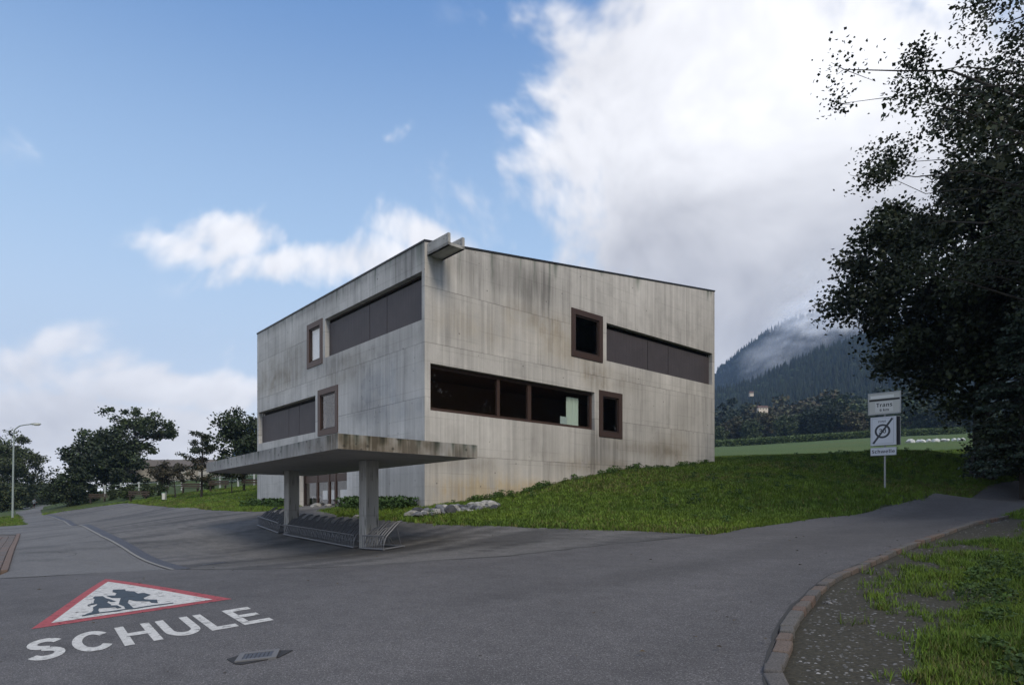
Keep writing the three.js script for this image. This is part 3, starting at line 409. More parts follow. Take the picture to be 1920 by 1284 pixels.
// ---------------------------------------------------------------- bicycle shelter
const N0 = [-3.73, 13.86], QL = [-0.6187, 0.7857], QS = [0.739, 0.674];    // near corner; along the long and the short side
const can = (p, q) => [N0[0] + p * QL[0] + q * QS[0], N0[1] + p * QL[1] + q * QS[1]];
const canY = 2.9, canTh = 0.33, canL = 11.35, canW = 3.86;
const shelter = thing('bicycle_shelter', 'flat concrete canopy slab on two square columns over the bicycle racks', 'canopy', onGround(...can(5.6, 2.05)));
{
  const base = shelter.position;
  const fascia = concreteTexture(1024, 64, 0, 16, 0, 1, { seed: 47, base: 0.4, tint: [1, 0.98, 0.95], joints: [], jointSlope: 0, grid: 1.45, stains: [[13.6, 0.2, 3.0, 0.6, 0.75, 0.08], [12.4, 0.2, 1.2, 0.5, 0.5, 0.08], [2, 0.2, 3, 0.3, 0.25], [8, 0.2, 3, 0.25, 0.3], [5, 0.55, 2, 0.3, 0.35], [10, 0.5, 1.5, 0.3, 0.35]], drips: Array.from({ length: 40 }, (_, k) => [0.2 + k * 0.39 + 0.2 * Math.sin(k * 7), 0.36, 0.22 + 0.14 * Math.abs(Math.sin(k * 3.7)), 0.05 + 0.05 * Math.abs(Math.sin(k * 5.1)), k > 28 ? 0.95 : 0.55 + 0.3 * Math.sin(k * 11)]) });
  const soffit = concreteTexture(512, 256, 0, 12, 0, 4.5, { seed: 53, base: 0.4, tint: [1, 0.97, 0.93], joints: [], jointSlope: 0, grid: 3.2, stains: [[6, 2, 4, 1.2, 0.25]], drips: [] });
  const cs = [can(0, 0), can(canL, 0), can(canL, canW), can(0, canW)].map(([X, d]) => new THREE.Vector3(X - base.x, 0, -d - base.z));
  const bend = 0.02; const lo = cs.map((c) => c.clone().setY(canY - base.y)), hi = cs.map((c) => c.clone().setY(canY + canTh - base.y));
  const quad = (a, b, c, d, uvs) => { const g = new THREE.BufferGeometry(); g.setAttribute('position', new THREE.Float32BufferAttribute([a, b, c, a, c, d].flatMap((v) => v.toArray()), 3)); g.setAttribute('uv', new THREE.Float32BufferAttribute([0, 1, 2, 0, 2, 3].flatMap((k) => uvs[k]), 2)); g.computeVertexNormals(); return g; };
  const side = (i, j, u0, u1) => quad(lo[j], lo[i], hi[i], hi[j], [[u1, 0.02], [u0, 0.02], [u0, 0.35], [u1, 0.35]]);
  const edges = merge([side(0, 1, 11.35, 0), side(1, 2, 4, 0.2), side(2, 3, 0, 11.35), side(3, 0, 15.6, 11.8)]);
  const sl = sub(shelter, 'slab');
  part(sl, 'slab_edge', edges, fascia);
  part(sl, 'slab_underside', quad(lo[0], lo[1], lo[2], lo[3], [[0, 0], [11.35, 0], [11.35, 3.86], [0, 3.86]]), soffit);
  part(sl, 'slab_top', quad(hi[3], hi[2], hi[1], hi[0], [[0, 0], [11.35, 0], [11.35, 3.86], [0, 3.86]]), M(0.16, 0.16, 0.13, 0.95));
  const colMat = concreteTexture(256, 256, -1, 1, -1, 4, { seed: 61, base: 0.4, tint: [1, 0.97, 0.92], joints: [], jointSlope: 0, grid: 9, stains: [[0, 0, 1, 0.6, 0.3]], drips: [] });
  for (const [p, q] of [[2.6, 2.05], [8.55, 2.08]]) { const [X, d] = can(p, q), gy = ground(X, d) - 0.1, g = new RoundedBoxGeometry(0.38, canY - gy - 0.002, 0.38, 1, 0.012); g.rotateY(Math.atan2(QS[1], QS[0])); g.translate(X - base.x, (gy + canY) / 2 - base.y, -d - base.z); part(shelter, 'column', g, colMat); }
}

// ---------------------------------------------------------------- road markings, covers, kerbs
const paintTex = tex(256, 256, (i, j) => { const v = 208 + 46 * vfbm(i / 9, j / 9, 4) - (vn(i / 1.3, j / 1.3) > 0.84 ? 70 : 0) - 60 * sstep(0.62, 0.74, vfbm(i / 22 + 9, j / 22, 4)); return [v, v, v]; }); paintTex.repeat.set(1 / 1.1, 1 / 1.1);
const paint = (r, g, b) => new THREE.MeshStandardMaterial({ color: new THREE.Color().setRGB(r, g, b), map: paintTex, roughness: 0.8 });
const whitePaint = paint(0.66, 0.65, 0.62), redPaint = paint(0.42, 0.075, 0.085), darkPaint = paint(0.045, 0.065, 0.085);
function local(geo, p) { geo.translate(-p.x, -p.y, -p.z); return geo; }
{
  const z = (list) => list.map(([x, y]) => hit(140 + x * 0.104167, 1090 + y * 0.104167));
  const outer = H([[57, 1184.4], [197, 1088.5], [434.6, 1127]]), innerT = H([[94.8, 1173.3], [201.5, 1094.2], [398, 1128.4]]);
  const c = onGround((outer[0][0] + outer[1][0] + outer[2][0]) / 3, (outer[0][1] + outer[1][1] + outer[2][1]) / 3, 0.03);
  const t = thing('road_marking', 'white triangle with red border and two running children painted on asphalt', 'road marking', c);
  part(t, 'border', local(drape(outer, 0.034, 0.4), c), redPaint); part(t, 'white_field', local(drape(innerT, 0.038, 0.4), c), whitePaint);
  const big = z([[670, 210], [690, 190], [900, 185], [912, 215], [1060, 222], [1130, 262], [1240, 250], [1362, 285], [1230, 345], [1260, 372], [1475, 375], [1490, 438], [1375, 435], [1340, 408], [1100, 402], [970, 378], [945, 430], [1010, 490], [1060, 540], [900, 540], [880, 500], [785, 460], [820, 345], [660, 345], [550, 302], [720, 298], [745, 255], [680, 235]]);
  const small = z([[315, 345], [350, 315], [500, 310], [550, 345], [640, 370], [740, 410], [640, 420], [600, 400], [575, 425], [640, 460], [650, 480], [760, 480], [840, 525], [760, 540], [720, 515], [600, 525], [430, 535], [415, 570], [440, 610], [350, 640], [220, 650], [130, 672], [220, 630], [300, 605], [330, 560], [315, 520], [400, 470], [385, 452], [220, 490], [230, 465], [330, 440], [335, 395], [355, 370]]);
  const line = z([[125, 662], [440, 609], [700, 577], [900, 545], [1080, 527], [1350, 483], [1770, 430], [1770, 446], [1350, 502], [1080, 546], [900, 563], [700, 596], [440, 627], [125, 683]]);
  part(t, 'running_figure', local(drape(big, 0.042, 0.4), c), darkPaint); part(t, 'running_figure', local(drape(small, 0.042, 0.4), c), darkPaint); part(t, 'ground_line', local(drape(line, 0.042, 0.4), c), darkPaint);

  // grotesque capitals drawn with one stroke width
  const st = 0.175, stroke = (pts) => { const l = [], r = []; pts.forEach((p, i) => { const a = pts[Math.max(0, i - 1)], b = pts[Math.min(pts.length - 1, i + 1)], L = Math.hypot(b[0] - a[0], b[1] - a[1]), nx = -(b[1] - a[1]) / L * st / 2, ny = (b[0] - a[0]) / L * st / 2; l.push([p[0] + nx, p[1] + ny]); r.unshift([p[0] - nx, p[1] - ny]); }); return [...l, ...r]; };
  const arc = (cx, cy, rx, ry, a0, a1, n = 14) => Array.from({ length: n + 1 }, (_, k) => { const a = (a0 + (a1 - a0) * k / n) * Math.PI / 180; return [cx + rx * Math.cos(a), cy + ry * Math.sin(a)]; });
  const h = st / 2, glyphs = {
    S: [0.62, stroke([...arc(0.31, 0.73, 0.31 - h, 0.27 - h, 22, 270, 14), ...arc(0.31, 0.275, 0.31 - h, 0.275 - h, 90, -158, 14)])],
    C: [0.7, stroke(arc(0.36, 0.5, 0.36 - h, 0.5 - h, 38, 322, 22))],
    H: [0.68, [[0, 0], [st, 0], [st, 0.42], [0.68 - st, 0.42], [0.68 - st, 0], [0.68, 0], [0.68, 1], [0.68 - st, 1], [0.68 - st, 0.58], [st, 0.58], [st, 1], [0, 1]]],
    U: [0.68, stroke([[h, 1], [h, 0.7], ...arc(0.34, 0.34, 0.34 - h, 0.34 - h, 180, 360, 14), [0.68 - h, 0.7], [0.68 - h, 1]])],
    L: [0.54, [[0, 0], [0.54, 0], [0.54, 0.16], [st, 0.16], [st, 1], [0, 1]]],
    E: [0.62, [[0, 0], [0.62, 0], [0.62, 0.16], [st, 0.16], [st, 0.42], [0.57, 0.42], [0.57, 0.58], [st, 0.58], [st, 0.84], [0.61, 0.84], [0.61, 1], [0, 1]]] };
  const O = hit(233.3, 1217), E = hit(512.8, 1167.5), T = hit(212.9, 1182.3);
  const word = 'SCHULE', shapes = [], gap = 0.12, cap = 1; let pen = 0, xH = 0, xE = 0;
  for (const ch of word) { const [w, poly] = glyphs[ch]; if (ch === 'H') xH = pen; shapes.push(poly.map(([x, y]) => [pen + x, y])); pen += w + gap; xE = pen - gap; }
  const w0 = onGround(...O, 0.03), t2 = thing('road_lettering', 'white capital letters SCHULE painted on asphalt below the triangle', 'road marking', w0);
  shapes.forEach((s, k) => { const poly = s.map(([x, y]) => { const a = (x - xH) / (xE - xH), b = y / cap; return [O[0] + a * (E[0] - O[0]) + b * (T[0] - O[0]), O[1] + a * (E[1] - O[1]) + b * (T[1] - O[1])]; }); part(t2, 'letter', local(drape(poly, 0.035, 0.4), w0), whitePaint).userData.label = 'painted letter ' + word[k]; });
}
function tilt(X, d) { const e = 0.3, gx = (ground(X + e, d) - ground(X - e, d)) / (2 * e), gd = (ground(X, d + e) - ground(X, d - e)) / (2 * e); return new THREE.Quaternion().setFromUnitVectors(new THREE.Vector3(0, 1, 0), new THREE.Vector3(-gx, 1, gd).normalize()); }
function onSlope(o, X, d, up, turn) { o.position.copy(onGround(X, d, up)); o.quaternion.copy(tilt(X, d)).multiply(new THREE.Quaternion().setFromAxisAngle(new THREE.Vector3(0, 1, 0), turn)); return o; }
const steel = M(0.3, 0.3, 0.31, 0.45, { metalness: 0.7 }), iron = M(0.09, 0.09, 0.1, 0.55, { metalness: 0.5 }), tar = M(0.022, 0.022, 0.025, 0.9);
{
  const [a, b, c4] = H([[452, 1237], [527, 1229], [468, 1245]]), L = Math.hypot(b[0] - a[0], b[1] - a[1]), cx = (a[0] + b[0]) / 2, cd = (a[1] + b[1]) / 2 - 0.08;
  const t = onSlope(thing('drain_cover', 'rectangular metal drain cover in a tar patch of the road', 'drain cover'), cx, cd, 0.03, Math.atan2(b[1] - a[1], b[0] - a[0]));
  const irregular = new THREE.Shape([[-L * 0.78, 0.02], [-L * 0.5, -0.18], [-L * 0.3, -0.24], [L * 0.2, -0.17], [L * 0.56, -0.12], [L * 0.84, 0.1], [L * 0.45, 0.15], [L * 0.3, 0.2], [-L * 0.4, 0.16]].map((p) => new THREE.Vector2(...p)));
  const tg = new THREE.ExtrudeGeometry(irregular, { depth: 0.008, bevelEnabled: false }); tg.rotateX(-Math.PI / 2); part(t, 'tar_patch', tg, tar);
  part(t, 'frame', merge([box(L, 0.03, 0.05, 0, 0.006, 0.13), box(L, 0.03, 0.05, 0, 0.006, -0.13), box(0.05, 0.03, 0.21, -L / 2 + 0.025, 0.006, 0), box(0.05, 0.03, 0.21, L / 2 - 0.025, 0.006, 0)]), M(0.13, 0.13, 0.135, 0.75));
  for (let k = 0; k < 7; k++) part(t, 'grate_bar', box(L / 7 * 0.62, 0.02, 0.2, -L / 2 + 0.05 + (L - 0.1) * (k + 0.5) / 7, 0.008, 0), iron);
}
{
  const [a, b] = H([[381, 1061], [420, 1055.5]]), L = Math.hypot(b[0] - a[0], b[1] - a[1]), t = onSlope(thing('slot_drain', 'narrow dark slot drain in the forecourt paving', 'drain'), (a[0] + b[0]) / 2, (a[1] + b[1]) / 2, 0.012, Math.atan2(b[1] - a[1], b[0] - a[0]));
  part(t, 'frame', frameGeometry(-L / 2, L / 2, -0.11, 0.11, 0.02, 0, 0.012).rotateX(-Math.PI / 2), iron);
  for (let k = 0; k < 10; k++) part(t, 'grate_bar', box(L / 10 * 0.55, 0.012, 0.18, -L / 2 + L * (k + 0.5) / 10, 0.008, 0), iron);
  part(t, 'sump', box(L - 0.03, 0.004, 0.19, 0, 0.003, 0), M(0.01, 0.01, 0.012));
}
// kerb of small blocks along the right verge
const blockTex = tex(128, 128, (i, j) => { const v = 150 + 90 * vfbm(i / 7, j / 7, 4) - (vn(i / 1.2, j / 1.2) > 0.85 ? 40 : 0); return [v, v, v]; });
const blockMats = [[0.225, 0.19, 0.165], [0.21, 0.195, 0.18], [0.245, 0.17, 0.135], [0.19, 0.175, 0.165], [0.25, 0.19, 0.155]].map(([r, g, b]) => new THREE.MeshStandardMaterial({ color: new THREE.Color().setRGB(r, g, b), map: blockTex, bumpMap: blockTex, bumpScale: 0.006, roughness: 0.9 }));
function roughBlock(seed, w, h, l) { const g = new RoundedBoxGeometry(w, h, l, 2, 0.018), p = g.attributes.position, R = rng(seed), a = R() * 9; for (let i = 0; i < p.count; i++) { const n = 0.014; p.setXYZ(i, p.getX(i) + n * PN.noise(p.getX(i) * 9 + a, p.getY(i) * 9, p.getZ(i) * 9), p.getY(i) + 0.7 * n * PN.noise(p.getX(i) * 9, p.getY(i) * 9 + a, p.getZ(i) * 9), p.getZ(i) + n * PN.noise(p.getX(i) * 9, p.getY(i) * 9, p.getZ(i) * 9 + a)); } g.computeVertexNormals(); return g; }
{
  const kerb = new THREE.Group(); kerb.name = 'kerb'; kerb.userData.kind = 'structure'; scene.add(kerb);
  const lens = [0.2, 0.26, 0.31, 0.36], geos = lens.map((l, k) => [roughBlock(k + 1, 0.135, 0.16, l), roughBlock(k + 40, 0.128, 0.16, l)]), R = rng(99);
  const pts = []; for (let i = 0; i + 1 < kerbLine.length; i++) pts.push(kerbLine[i]); const curve = new THREE.CatmullRomCurve3(kerbLine.slice(2).map(([X, d]) => new THREE.Vector3(X, 0, d)), false, 'catmullrom', 0.4), total = curve.getLength();
  let s = 2.2; while (s < Math.min(total - 1, 38)) {
    const k = R() * 4 | 0, l = lens[k], p = curve.getPointAt((s + l / 2) / total), tg = curve.getTangentAt((s + l / 2) / total), nx = tg.z, nd = -tg.x;
    const m = part(kerb, 'kerb_stone', geos[k][R() * 2 | 0], blockMats[R() < 0.45 ? (R() < 0.5 ? 0 : 1) : 2 + (R() * 3 | 0)]);
    onSlope(m, p.x + nx * 0.075 + 0.012 * (R() - 0.5), p.z + nd * 0.075, -0.028 + 0.018 * R(), Math.atan2(tg.x, -tg.z) + 0.09 * (R() - 0.5)); s += l + 0.02;
  }
}
{ // footway of brick pavers at the left edge
  const pv = new THREE.Group(); pv.name = 'pavement'; pv.userData.kind = 'structure'; scene.add(pv);
  part(pv, 'paving_bed', drape(paverArea, -0.01, 0.6), M(0.1, 0.09, 0.085, 0.95));
  const a = paverArea[2], b = paverArea[1], L = Math.hypot(b[0] - a[0], b[1] - a[1]), ux = (b[0] - a[0]) / L, ud = (b[1] - a[1]) / L, R = rng(17), mats = [[0.2, 0.165, 0.15], [0.18, 0.16, 0.15], [0.23, 0.17, 0.145]].map((c) => new THREE.MeshStandardMaterial({ color: new THREE.Color().setRGB(...c), map: blockTex, roughness: 0.9 }));
  const g = [roughBlock(71, 0.23, 0.08, 0.47), roughBlock(72, 0.23, 0.08, 0.47)], ge = roughBlock(73, 0.14, 0.14, 0.6);
  const turn = Math.atan2(ux, -ud);
  for (let r = 0; r < 7; r++) for (let k = 0; k * 0.48 < L; k++) { const s = k * 0.48 + (r % 2) * 0.24, o = 0.28 + r * 0.24, X = a[0] + ux * s - ud * o, d = a[1] + ud * s + ux * o; if (s > L) continue; onSlope(part(pv, 'paver', g[R() * 2 | 0], mats[R() * 3 | 0]), X, d, -0.01 + 0.008 * R(), turn); }
  for (let k = 0; k * 0.61 < L; k++) { const s = k * 0.61 + 0.3, X = a[0] + ux * s - ud * 0.07, d = a[1] + ud * s + ux * 0.07; onSlope(part(pv, 'edge_stone', ge, blockMats[2]), X, d, 0.0, turn); }
}

// ---------------------------------------------------------------- bicycle racks
{
  const galv = M(0.16, 0.165, 0.18, 0.5, { metalness: 0.5 });
  for (const [p0, p1, label] of [[1.1, 2.32, 'short galvanised bicycle rack in front of the nearer column'], [2.84, 8.3, 'long galvanised bicycle rack between the two canopy columns'], [8.8, 11.1, 'galvanised bicycle rack beyond the farther column']]) {
    const [X0, d0] = can(p0, 1.75), [X1, d1] = can(p1, 1.75), y0 = ground(X0, d0) + 0.02, y1 = ground(X1, d1) + 0.02;
    const t = thing('bicycle_rack', label, 'bicycle rack', P3(X0, d0, y0), 0, 'bicycle racks under the canopy');
    const at = (p, q, y) => { const [X, d] = can(p, q), k = (p - p0) / (p1 - p0), gy = Math.max(mix(y0, y1, k), ground(X, d) + 0.018); return P3(X, d, (y < 0.1 ? gy : mix(y0, y1, k)) + y).sub(t.position); };
    for (const q of [1.72, 2.3]) part(t, 'base_rail', bar(at(p0, q, 0.03), at(p1, q, 0.03), 0.03, 0.03, 6), galv);
    part(t, 'top_rail', bar(at(p0, 1.72, 0.36), at(p1, 1.72, 0.36), 0.017, 0.017, 6), galv);
    for (const p of [p0 + 0.03, p1 - 0.03]) part(t, 'base_rail', bar(at(p, 1.72, 0.03), at(p, 2.3, 0.03), 0.025, 0.025, 6), galv);
    const n = Math.round((p1 - p0) / 0.1); for (let k = 0; k <= n; k++) { const p = p0 + 0.02 + (p1 - p0 - 0.04) * k / n; part(t, 'upright', bar(at(p, 1.72, 0.03), at(p, 1.72, 0.36), 0.009, 0.009, 5), galv); }
    const m = Math.max(2, Math.round((p1 - p0) / 0.3)); for (let k = 0; k < m; k++) { const p = p0 + (p1 - p0) * (k + 0.5) / m, hgt = k % 2 ? 0.52 : 0.68, q1 = k % 2 ? 2.12 : 2.3, w = 0.085; part(t, 'wheel_hoop', tube([at(p - w, 1.74, 0.12), at(p - w, 1.82, 0.34), at(p - w, q1 - 0.12, hgt), at(p - w * 0.6, q1, hgt + 0.04), at(p + w * 0.6, q1, hgt + 0.04), at(p + w, q1 - 0.12, hgt), at(p + w, 1.82, 0.34), at(p + w, 1.74, 0.12)], 0.02, 28, 6), galv); part(t, 'hoop_stay', bar(at(p, 2.3, 0.03), at(p - w, q1 - 0.2, hgt - 0.03), 0.012, 0.012, 5), galv); }
  }
}

// ---------------------------------------------------------------- traffic sign
function board(w, h, draw, px = 512) { const c = document.createElement('canvas'); c.width = px; c.height = Math.round(px * h / w); const g = c.getContext('2d'); draw(g, c.width, c.height); const t = new THREE.CanvasTexture(c); t.colorSpace = THREE.SRGBColorSpace; return new THREE.MeshStandardMaterial({ map: t, roughness: 0.5 }); }
{
  const [X, d] = hit(1660, 918), t = thing('traffic_sign', 'post with place name board and crossed out zone 30 sign on the grass bank', 'traffic sign', onGround(X, d), Math.atan2(-X, d) - 0.22);
  const galv = M(0.3, 0.31, 0.32, 0.45, { metalness: 0.6 });
  part(t, 'post', bar(new THREE.Vector3(0, -0.3, 0), new THREE.Vector3(0, 3.1, 0), 0.03, 0.03, 10), galv);
  const plate = (name, w, h, y, x, z, mat, frame) => { const g = sub(t, name); part(g, 'backing', rbox(w, h, 0.03, x, y, z, 0.01), galv); const f = new THREE.PlaneGeometry(w - 0.03, h - 0.03); f.translate(x, y, z + 0.019); part(g, 'face', f, mat); if (frame) part(g, 'rim', frameGeometry(x - w / 2 - 0.015, x + w / 2 + 0.015, y - h / 2 - 0.015, y + h / 2 + 0.015, 0.035, z - 0.025, z + 0.028), galv); return g; };
  plate('place_board', 0.92, 0.68, 2.8, 0.0, 0.06, board(0.92, 0.68, (g, w, h) => { g.fillStyle = '#b9b9b4'; g.fillRect(0, 0, w, h); g.fillStyle = '#d8d8d6'; g.fillRect(w * 0.05, h * 0.09, w * 0.76, h * 0.14); g.fillStyle = '#111'; g.fillRect(0, h * 0.27, w, h * 0.1); g.textAlign = 'center'; g.fillStyle = '#c9c9c6'; g.fillRect(w * 0.2, h * 0.42, w * 0.58, h * 0.5); g.fillStyle = '#23242a'; g.font = `bold ${h * 0.27}px sans-serif`; g.fillText('Trans', w * 0.5, h * 0.67); g.font = `bold ${h * 0.18}px sans-serif`; g.fillText('6 km', w * 0.5, h * 0.89); }), true);
  plate('zone_board', 0.76, 0.94, 1.9, -0.03, 0.06, board(0.76, 0.94, (g, w, h) => { g.fillStyle = '#c9ccd4'; g.fillRect(0, 0, w, h); g.strokeStyle = '#8a8d96'; g.lineWidth = w * 0.012; g.strokeRect(w * 0.05, h * 0.04, w * 0.86, h * 0.9); g.fillStyle = '#555863'; g.textAlign = 'center'; g.font = `bold ${h * 0.1}px sans-serif`; g.fillText('ZONE', w * 0.45, h * 0.19); g.strokeStyle = '#2f333d'; g.lineWidth = w * 0.085; g.beginPath(); g.arc(w * 0.47, h * 0.5, w * 0.27, 0, 7); g.stroke(); g.fillStyle = '#2f333d'; g.font = `bold ${h * 0.22}px sans-serif`; g.fillText('30', w * 0.47, h * 0.575); g.lineWidth = w * 0.085; g.beginPath(); g.moveTo(w * 0.1, h * 0.93); g.lineTo(w * 0.86, h * 0.06); g.stroke(); }));
  plate('zone_board', 0.76, 0.94, 1.9, 0.06, -0.06, M(0.03, 0.03, 0.035, 0.6)).userData.label = 'dark back of the board for the other direction';
  plate('text_plate', 0.76, 0.27, 1.24, -0.03, 0.06, board(0.76, 0.27, (g, w, h) => { g.fillStyle = '#c4c7cf'; g.fillRect(0, 0, w, h); g.fillStyle = '#2b2d36'; g.textAlign = 'center'; g.font = `bold ${h * 0.62}px sans-serif`; g.fillText('Schwelle', w * 0.5, h * 0.72); }));
}
// ---------------------------------------------------------------- street lamp
{
  const X = (22.4 - CX) / F * 55, t = thing('street_lamp', 'tall grey curved street lamp at the left edge of the side road', 'street lamp', onGround(X, 55));
  const galv = M(0.32, 0.36, 0.34, 0.5, { metalness: 0.5 });
  part(t, 'pole', bar(new THREE.Vector3(0, -0.2, 0), new THREE.Vector3(0.1, 7.2, 0), 0.09, 0.055, 10), galv);
  part(t, 'arm', tube([[0.1, 7.2], [0.2, 7.55], [0.6, 7.85], [1.1, 7.95], [1.6, 8.0]].map(([x, y]) => new THREE.Vector3(x, y, 0)), 0.045, 20, 7), galv);
  const hd = new THREE.SphereGeometry(0.5, 14, 8); hd.scale(0.95, 0.22, 0.32); hd.translate(1.98, 8.02, 0); const head = part(t, 'lamp_head', hd, M(0.4, 0.42, 0.4, 0.5)); 
  const ln = new THREE.SphereGeometry(0.3, 12, 6); ln.scale(1, 0.25, 0.6); ln.translate(2.05, 7.95, 0); part(head, 'lens', ln, M(0.55, 0.55, 0.5, 0.3));
}
// ---------------------------------------------------------------- person on the side road
function blobby(bones, res, pad = 0.12) {                         // one smooth skin round tapered bones [ax, ay, az, ra, bx, by, bz, rb]
  const lo = [1e9, 1e9, 1e9], hi = [-1e9, -1e9, -1e9]; for (const b of bones) for (const o of [0, 4]) for (let c = 0; c < 3; c++) { lo[c] = Math.min(lo[c], b[o + c] - b[o + 3] - pad); hi[c] = Math.max(hi[c], b[o + c] + b[o + 3] + pad); }
  const size = Math.max(hi[0] - lo[0], hi[1] - lo[1], hi[2] - lo[2]), mid = lo.map((l, c) => (l + hi[c]) / 2), mc = new MarchingCubes(res, new THREE.MeshStandardMaterial(), false, false, 200000); mc.isolation = 0;
  for (let k = 0; k < res; k++) for (let j = 0; j < res; j++) for (let i = 0; i < res; i++) {
    const p = [i, j, k].map((v, c) => mid[c] + (v / res * 2 - 1) * size / 2); let s = 0;
    for (const [ax, ay, az, ra, bx, by, bz, rb] of bones) { const ex = bx - ax, ey = by - ay, ez = bz - az, t = clamp(((p[0] - ax) * ex + (p[1] - ay) * ey + (p[2] - az) * ez) / (ex * ex + ey * ey + ez * ez + 1e-9)); const dd = Math.hypot(p[0] - ax - t * ex, p[1] - ay - t * ey, p[2] - az - t * ez) - mix(ra, rb, t); s += Math.exp(-dd * 55); }
    mc.field[i + j * res + k * res * res] = Math.log(s + 1e-30) / 55;
  }
  mc.update(); const n = mc.count, g = new THREE.BufferGeometry(); g.setAttribute('position', new THREE.Float32BufferAttribute(Float32Array.from(mc.positionArray.subarray(0, n * 3), (v, i) => mid[i % 3] + v * size / 2), 3)); g.setAttribute('normal', new THREE.Float32BufferAttribute(mc.normalArray.slice(0, n * 3), 3)); return g;
}
{
  const X = (63 - CX) / F * 101, t = thing('person', 'person in white shirt and dark red shorts running on the side road', 'person', onGround(X, 101, 0.02), Math.PI * 0.9);
  const arm = (s, f) => [[s * 0.19, 1.42, 0, 0.055, s * 0.26, 1.16, -0.12 * f, 0.045], [s * 0.26, 1.16, -0.12 * f, 0.042, s * 0.18, 1.14, 0.14 - 0.12 * f, 0.032], [s * 0.18, 1.14, 0.14 - 0.12 * f, 0.034, s * 0.15, 1.17, 0.22 - 0.12 * f, 0.03]];
  const legs = [[0.09, 0.92, 0, 0.085, 0.1, 0.52, 0.16, 0.058], [0.1, 0.52, 0.16, 0.056, 0.1, 0.1, 0.04, 0.036], [0.1, 0.08, 0.02, 0.04, 0.1, 0.04, 0.2, 0.035], [-0.09, 0.92, 0, 0.085, -0.1, 0.5, -0.06, 0.058], [-0.1, 0.5, -0.06, 0.056, -0.1, 0.34, -0.44, 0.036], [-0.1, 0.34, -0.46, 0.04, -0.1, 0.2, -0.5, 0.035]];
  part(t, 'body', blobby([[0, 1.0, 0, 0.13, 0, 1.38, 0.03, 0.15], [-0.15, 1.42, 0.02, 0.06, 0.15, 1.42, 0.02, 0.06], [0, 1.42, 0.03, 0.06, 0, 1.56, 0.05, 0.05], [0, 1.62, 0.06, 0.092, 0, 1.7, 0.05, 0.095], [0, 1.62, 0.15, 0.02, 0, 1.65, 0.14, 0.02], ...arm(1, 1), ...arm(-1, -1), ...legs], 84), M(0.45, 0.27, 0.2, 0.7));
  part(t, 'shirt', blobby([[0, 0.98, 0, 0.15, 0, 1.36, 0.03, 0.17], [-0.16, 1.42, 0.02, 0.075, 0.16, 1.42, 0.02, 0.075], [0.19, 1.42, 0, 0.075, 0.24, 1.25, -0.08, 0.065], [-0.19, 1.42, 0, 0.075, -0.24, 1.25, 0.08, 0.065]], 44), M(0.8, 0.8, 0.82, 0.85));
  part(t, 'shorts', blobby([[-0.06, 0.92, 0, 0.13, 0.06, 0.92, 0, 0.13], [0.09, 0.9, 0, 0.11, 0.1, 0.62, 0.12, 0.09], [-0.09, 0.9, 0, 0.11, -0.1, 0.62, -0.04, 0.09]], 40), M(0.1, 0.025, 0.025, 0.85));
  part(t, 'hair', blobby([[0, 1.7, 0.02, 0.1, 0, 1.74, 0.04, 0.085]], 24, 0.06), M(0.05, 0.035, 0.025, 0.8));
}
// ---------------------------------------------------------------- things on the lawn
const wood = M(0.05, 0.036, 0.028, 0.85), paleWood = M(0.4, 0.42, 0.41, 0.85);
function bench(px, py, d, turn, label) {
  const X = (px - CX) / F * d, t = thing('park_bench', label, 'bench', onGround(X, d), turn, 'benches on the lawn');
  for (let k = 0; k < 3; k++) part(t, 'seat_slat', rbox(1.7, 0.04, 0.12, 0, 0.45, -0.14 + 0.14 * k), wood);
  for (let k = 0; k < 2; k++) part(t, 'back_slat', rbox(1.7, 0.14, 0.035, 0, 0.62 + 0.2 * k, -0.24 - 0.03 * k), wood);
  for (const s of [-0.6, 0.6]) part(t, 'leg', merge([box(0.07, 0.46, 0.07, s, 0.2, 0.12), box(0.07, 0.95, 0.06, s, 0.42, -0.22), box(0.07, 0.05, 0.4, s, 0.41, -0.04)]), wood);
}
bench(182, 940, 64, 0.3, 'dark wooden bench beside the rounded dark shrub');
bench(258, 944, 57, 0.25, 'low dark bench at the back edge of the forecourt');
bench(297, 927, 64, 0.3, 'dark bench behind the white bin');
bench(356, 925, 58, 0.2, 'dark bench between the two small lawn trees');
bench(408, 924, 57, 0.2, 'dark bench right of the pine trunk');
bench(471, 917, 52, 0.1, 'dark bench close to the concrete corner of the school');
{ const [X, d] = [(306 - CX) / F * 53, 53], t = thing('litter_bin', 'small white bin on a post at the edge of the lawn', 'bin', onGround(X, d)); part(t, 'body', new THREE.CylinderGeometry(0.14, 0.12, 0.52, 12).translate(0, 0.34, 0), M(0.6, 0.6, 0.56)); part(t, 'lid', new THREE.CylinderGeometry(0.15, 0.15, 0.06, 12).translate(0, 0.63, 0), M(0.15, 0.3, 0.2)); part(t, 'post', bar(new THREE.Vector3(0.2, -0.1, 0), new THREE.Vector3(0.2, 0.75, 0), 0.02), galvLike()); }
function galvLike() { return M(0.4, 0.41, 0.42, 0.5, { metalness: 0.5 }); }
